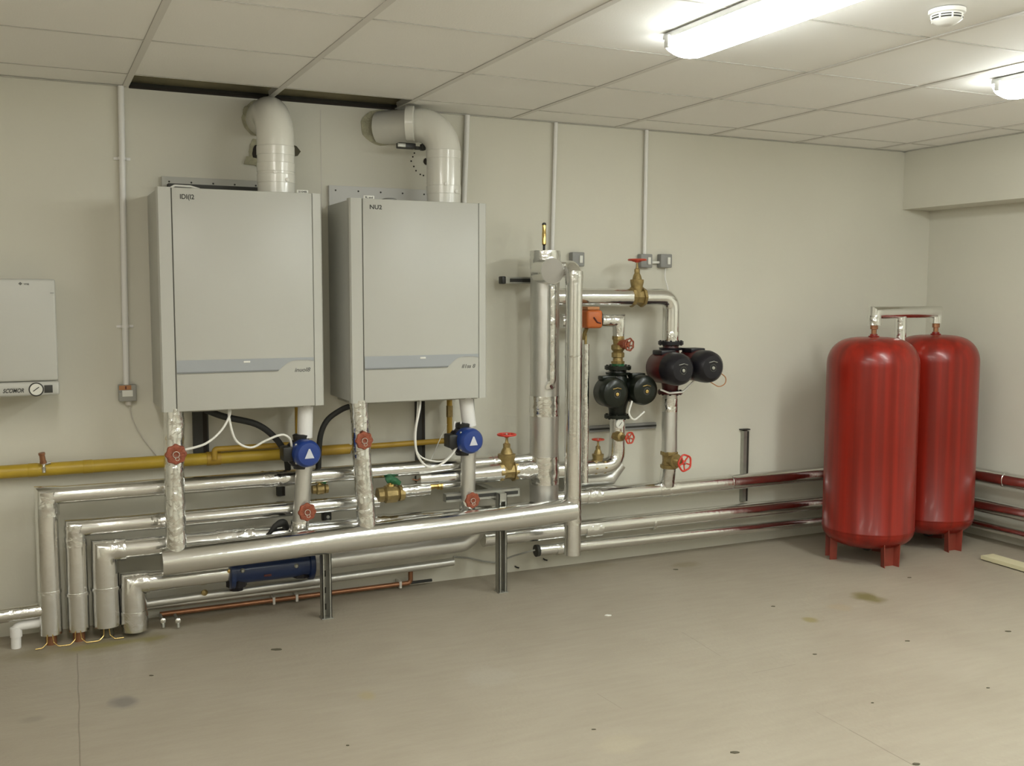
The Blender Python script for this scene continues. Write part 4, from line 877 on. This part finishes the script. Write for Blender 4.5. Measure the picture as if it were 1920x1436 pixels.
a = P(222, 722, y=-.04); e = P(257, 752, y=-.04)
t = thing('switch_box', 'grey switch box with orange and white labels at the foot of the conduit', 'switch', ((a.x+e.x)/2, 0, e.z))
MB().bbox((a.x, -.04, e.z), (e.x, 0, a.z), .005, 3).build('box', 'box', t)
w_ = e.x-a.x; h_ = a.z-e.z
lb_ = MB().bbox((a.x+.002, -.0415, a.z-h_*.30), (a.x+w_*.70, -.0398, a.z-h_*.03), .0006).build('orange_label', 'rust_label', t); lb_['label'] = 'orange-brown label'
MB().bbox((a.x+w_*.36, -.0425, a.z-h_*.26), (a.x+w_*.44, -.0412, a.z-h_*.08), .0004).build('print_mark', 'maroon', lb_)
MB().bbox((a.x+w_*.20, -.0418, a.z-h_*.70), (a.x+w_*.78, -.0398, a.z-h_*.33), .0006).build('white_label', 'paper', t)
MB().bbox((a.x+w_*.02, -.0415, a.z-h_*.46), (a.x+w_*.17, -.0398, a.z-h_*.36), .0004).build('rocker', 'box_dark', t)
MB().tube([(a.x+w_*.55, -.016, e.z-.018), (a.x+w_*.55, -.016, e.z+.002)], .013, n=14).build('cable_gland', 'clip', t)
def isolator(label, u, v, sx=.036):
    c = P(u, v, y=-.04)
    t = thing('isolator_box', label, 'switch', (c.x, 0, c.z-.036), 'grey isolator boxes on the wall')
    MB().bbox((c.x-sx, -.04, c.z-.036), (c.x+sx, 0, c.z+.036), .005, 3).build('box', 'box_dark', t)
    MB().bbox((c.x+sx*.12, -.046, c.z-.019), (c.x+sx*.62, -.039, c.z+.019), .002).build('rocker_switch', 'paper', t)
isolator('grey isolator box left of the pair, partly behind the flat red wheel', 1213, 489)
isolator('grey isolator box right of the pair beyond the flat red wheel', 1250, 489)
isolator('grey isolator box partly hidden behind the top of the slim riser', 1085, 486)
c = P(1213, 492, y=-.02); d = P(1250, 492, y=-.02)
tag(MB().tube([(c.x+.03, -.02, c.z), (d.x-.03, -.02, d.z)], .007, n=12).build('conduit_link', 'paper'), 'short white conduit joining the two grey isolators', 'conduit')
hose('thin white flex hanging under the right isolator towards the pipes', smooth_pts([P(1248, 503, y=-.02), P(1247, 520, y=-.02), P(1252, 540, y=-.03), P(1254, 560, y=-.05)]), .0028, 'pvc_dull', bend=0)

# ---------------------------------------------------------------- red tanks
def tank(cx, cy, R, label, legs):
    zb_, ztop = .075, 1.205
    t = thing('expansion_tank', label, 'tank', (cx, cy, 0), 'red expansion tanks')
    prof = [(0, .03)]
    for k in range(1, 11):
        a = PI/2*k/10; prof.append((.095*(1-math.cos(a)), .03+(R-.03)*math.sin(a)**.75))
    prof += [(.097, R), (.100, R+.002), (.106, R+.002), (.109, R), (.55, R), (.98, R)]
    for k in range(1, 13):
        a = PI/2*k/12; prof.append((.98+(ztop-zb_-.98)*math.sin(a), .026+(R-.026)*math.cos(a)**.62))
    MB().lathe((cx, cy, zb_), Z, prof, n=72).build('shell', 'tank', t, ang=40)
    MB().lathe((cx, cy, ztop-.006), Z, [(0, .028), (.012, .028), (.014, .020), (.022, .019)], n=24).build('top_boss', 'tank', t)
    MB().lathe((cx, cy, ztop+.012), Z, [(0, .014), (.028, .014), (.03, .020), (.052, .020), (.054, .015), (.075, .015)], n=10).build('connector', 'copper', t, ang=25)
    MB().lathe((cx, cy, zb_-.03), Z, [(0, .018), (.01, .03), (.04, .03)], n=16).build('drain_plug', 'black', t)
    for a in legs:
        a = math.radians(a); d = Vector((math.cos(a), math.sin(a), 0)); s = Vector((-d.y, d.x, 0)); c = Vector((cx, cy, 0))+d*(R-.048)
        b = MB(); h = .145
        # folded plate leg: outer face with two turned-in flanges
        def pt(u_, v_, z): return c+s*u_+d*v_+Vector((0, 0, z))
        for (u0, v0, u1, v1) in ((-.036, -.018, .036, -.018), (-.036, -.018, -.044, .022), (.036, -.018, .044, .022)):
            e_ = (Vector((u1-u0, v1-v0, 0))).normalized(); nn = Vector((-e_.y, e_.x, 0))*.004
            q = [(u0, v0), (u1, v1), (u1+nn.x, v1+nn.y), (u0+nn.x, v0+nn.y)]
            vs = [pt(x_, y_, 0) for x_, y_ in q]+[pt(x_*1.12, y_, h) for x_, y_ in q]
            b.add(vs, [(3, 2, 1, 0), (4, 5, 6, 7), (0, 1, 5, 4), (1, 2, 6, 5), (2, 3, 7, 6), (3, 0, 4, 7)])
        b.build('leg', 'tank_leg', t, smooth=False)
    return t
T1 = (4.612, -.565); T2 = (5.175, -.47)
tank(*T1, .238, 'glossy red expansion tank on legs, the nearer left one', (153, 262, 25))
tank(*T2, .236, 'glossy red expansion tank on legs in the corner, behind the other', (150, 265, 30))
# foil linking pipe over the tanks
lz_ = 1.335
pipe('foil pipe bridging the tops of the two red tanks', [(T1[0], T1[1], 1.268), (T1[0], T1[1], lz_), (T2[0], T2[1], lz_), (T2[0], T2[1], 1.27)], .033, seed=41, amp=.0009, n=24, joints=[((T1[0], T1[1], 1.295), Z, .05)])
m_ = Vector(((T1[0]+T2[0])/2-.04, (T1[1]+T2[1])/2, 0))
pipe('foil drop pipe from the tank bridge down behind the left red tank', [(m_.x, m_.y, lz_), (m_.x, m_.y, 1.13), (m_.x+.06, m_.y+.26, .9), (m_.x+.06, m_.y+.26, r1z+.03)], .030, seed=42, amp=.0012, m='crumple', n=22, bend=.05)

# ---------------------------------------------------------------- floor bits
a = P(1862, 1040, z=.02); e = P(1960, 1068, z=.02)
d = (e-a); d.z = 0; d.normalize(); nrm = Vector((-d.y, d.x, 0))
t = thing('cream_board', 'cream length of board lying on the floor at the right edge of the photo', 'board', (a.x, a.y, 0))
b = MB(); b.prism([(0, 0), (.9, 0), (.9, .09), (0, .09)], (a.x, a.y, .006), d, nrm*(1 if nrm.y > 0 else -1), (0, 0, .02)); b.build('plank', 'cream', t, smooth=False)
b = MB(); b.prism([(.3, .01), (.34, .01), (.34, .08), (.3, .08)], (a.x, a.y, 0), d, nrm*(1 if nrm.y > 0 else -1), (0, 0, .006)).prism([(.06, .01), (.1, .01), (.1, .08), (.06, .08)], (a.x, a.y, 0), d, nrm*(1 if nrm.y > 0 else -1), (0, 0, .006)).build('packer', 'chip_tan', t, smooth=False)
bits = [(1140, 1154, .016, 'paper', 'tiny white paper scrap on the middle of the floor'), (520, 1218, .022, 'chip', 'dark curled chip on the floor in front of the left steel post'),
        (1113, 1368, .006, 'chip', 'dark speck on the floor at the bottom middle'), (1378, 1411, .014, 'chip', 'thin dark sliver on the floor at the bottom right of middle'),
        (1527, 1227, .008, 'chip', 'dark speck on the floor below the red tanks'), (1636, 1318, .006, 'chip', 'small dark speck on the floor at lower right'),
        (1852, 1290, .006, 'chip', 'small dark speck on the floor near the right edge'), (1268, 1068, .014, 'chip', 'dark crumb on the floor by the back wall left of the tanks'),
        (1705, 1083, .010, 'chip', 'dark crumb on the floor in front of the two red tanks'), (1450, 1137, .010, 'chip', 'dark sliver on the floor left of the olive stain'),
        (1702, 1202, .010, 'chip', 'dark sliver on the floor right of the olive stain'), (1890, 1184, .014, 'chip', 'grey sliver on the floor below the cream board'),
        (283, 1267, .008, 'chip', 'dark crumb on the floor in front of the left pipes'), (1717, 1433, .014, 'chip', 'dark crumb at the bottom edge of the photo on the right'), (652, 1398, .005, 'chip', 'tiny dark speck on the floor at the bottom left of middle')]
for k, (u, v, s, m, lab) in enumerate(bits):
    c = P(u, v, z=0); poly = ragged(0, 0, s, s*.45, 50+k, n=7, j=.6)
    tag(MB().prism(poly, (c.x, c.y, 0), (.9, -.42, 0), (.42, .9, 0), (0, 0, .003 if m == 'paper' else .0025)).build('floor_scrap', m, smooth=False), lab, 'debris')

for o in bpy.data.objects:
    for k in ('_world', '_org'):
        if k in o: del o[k]
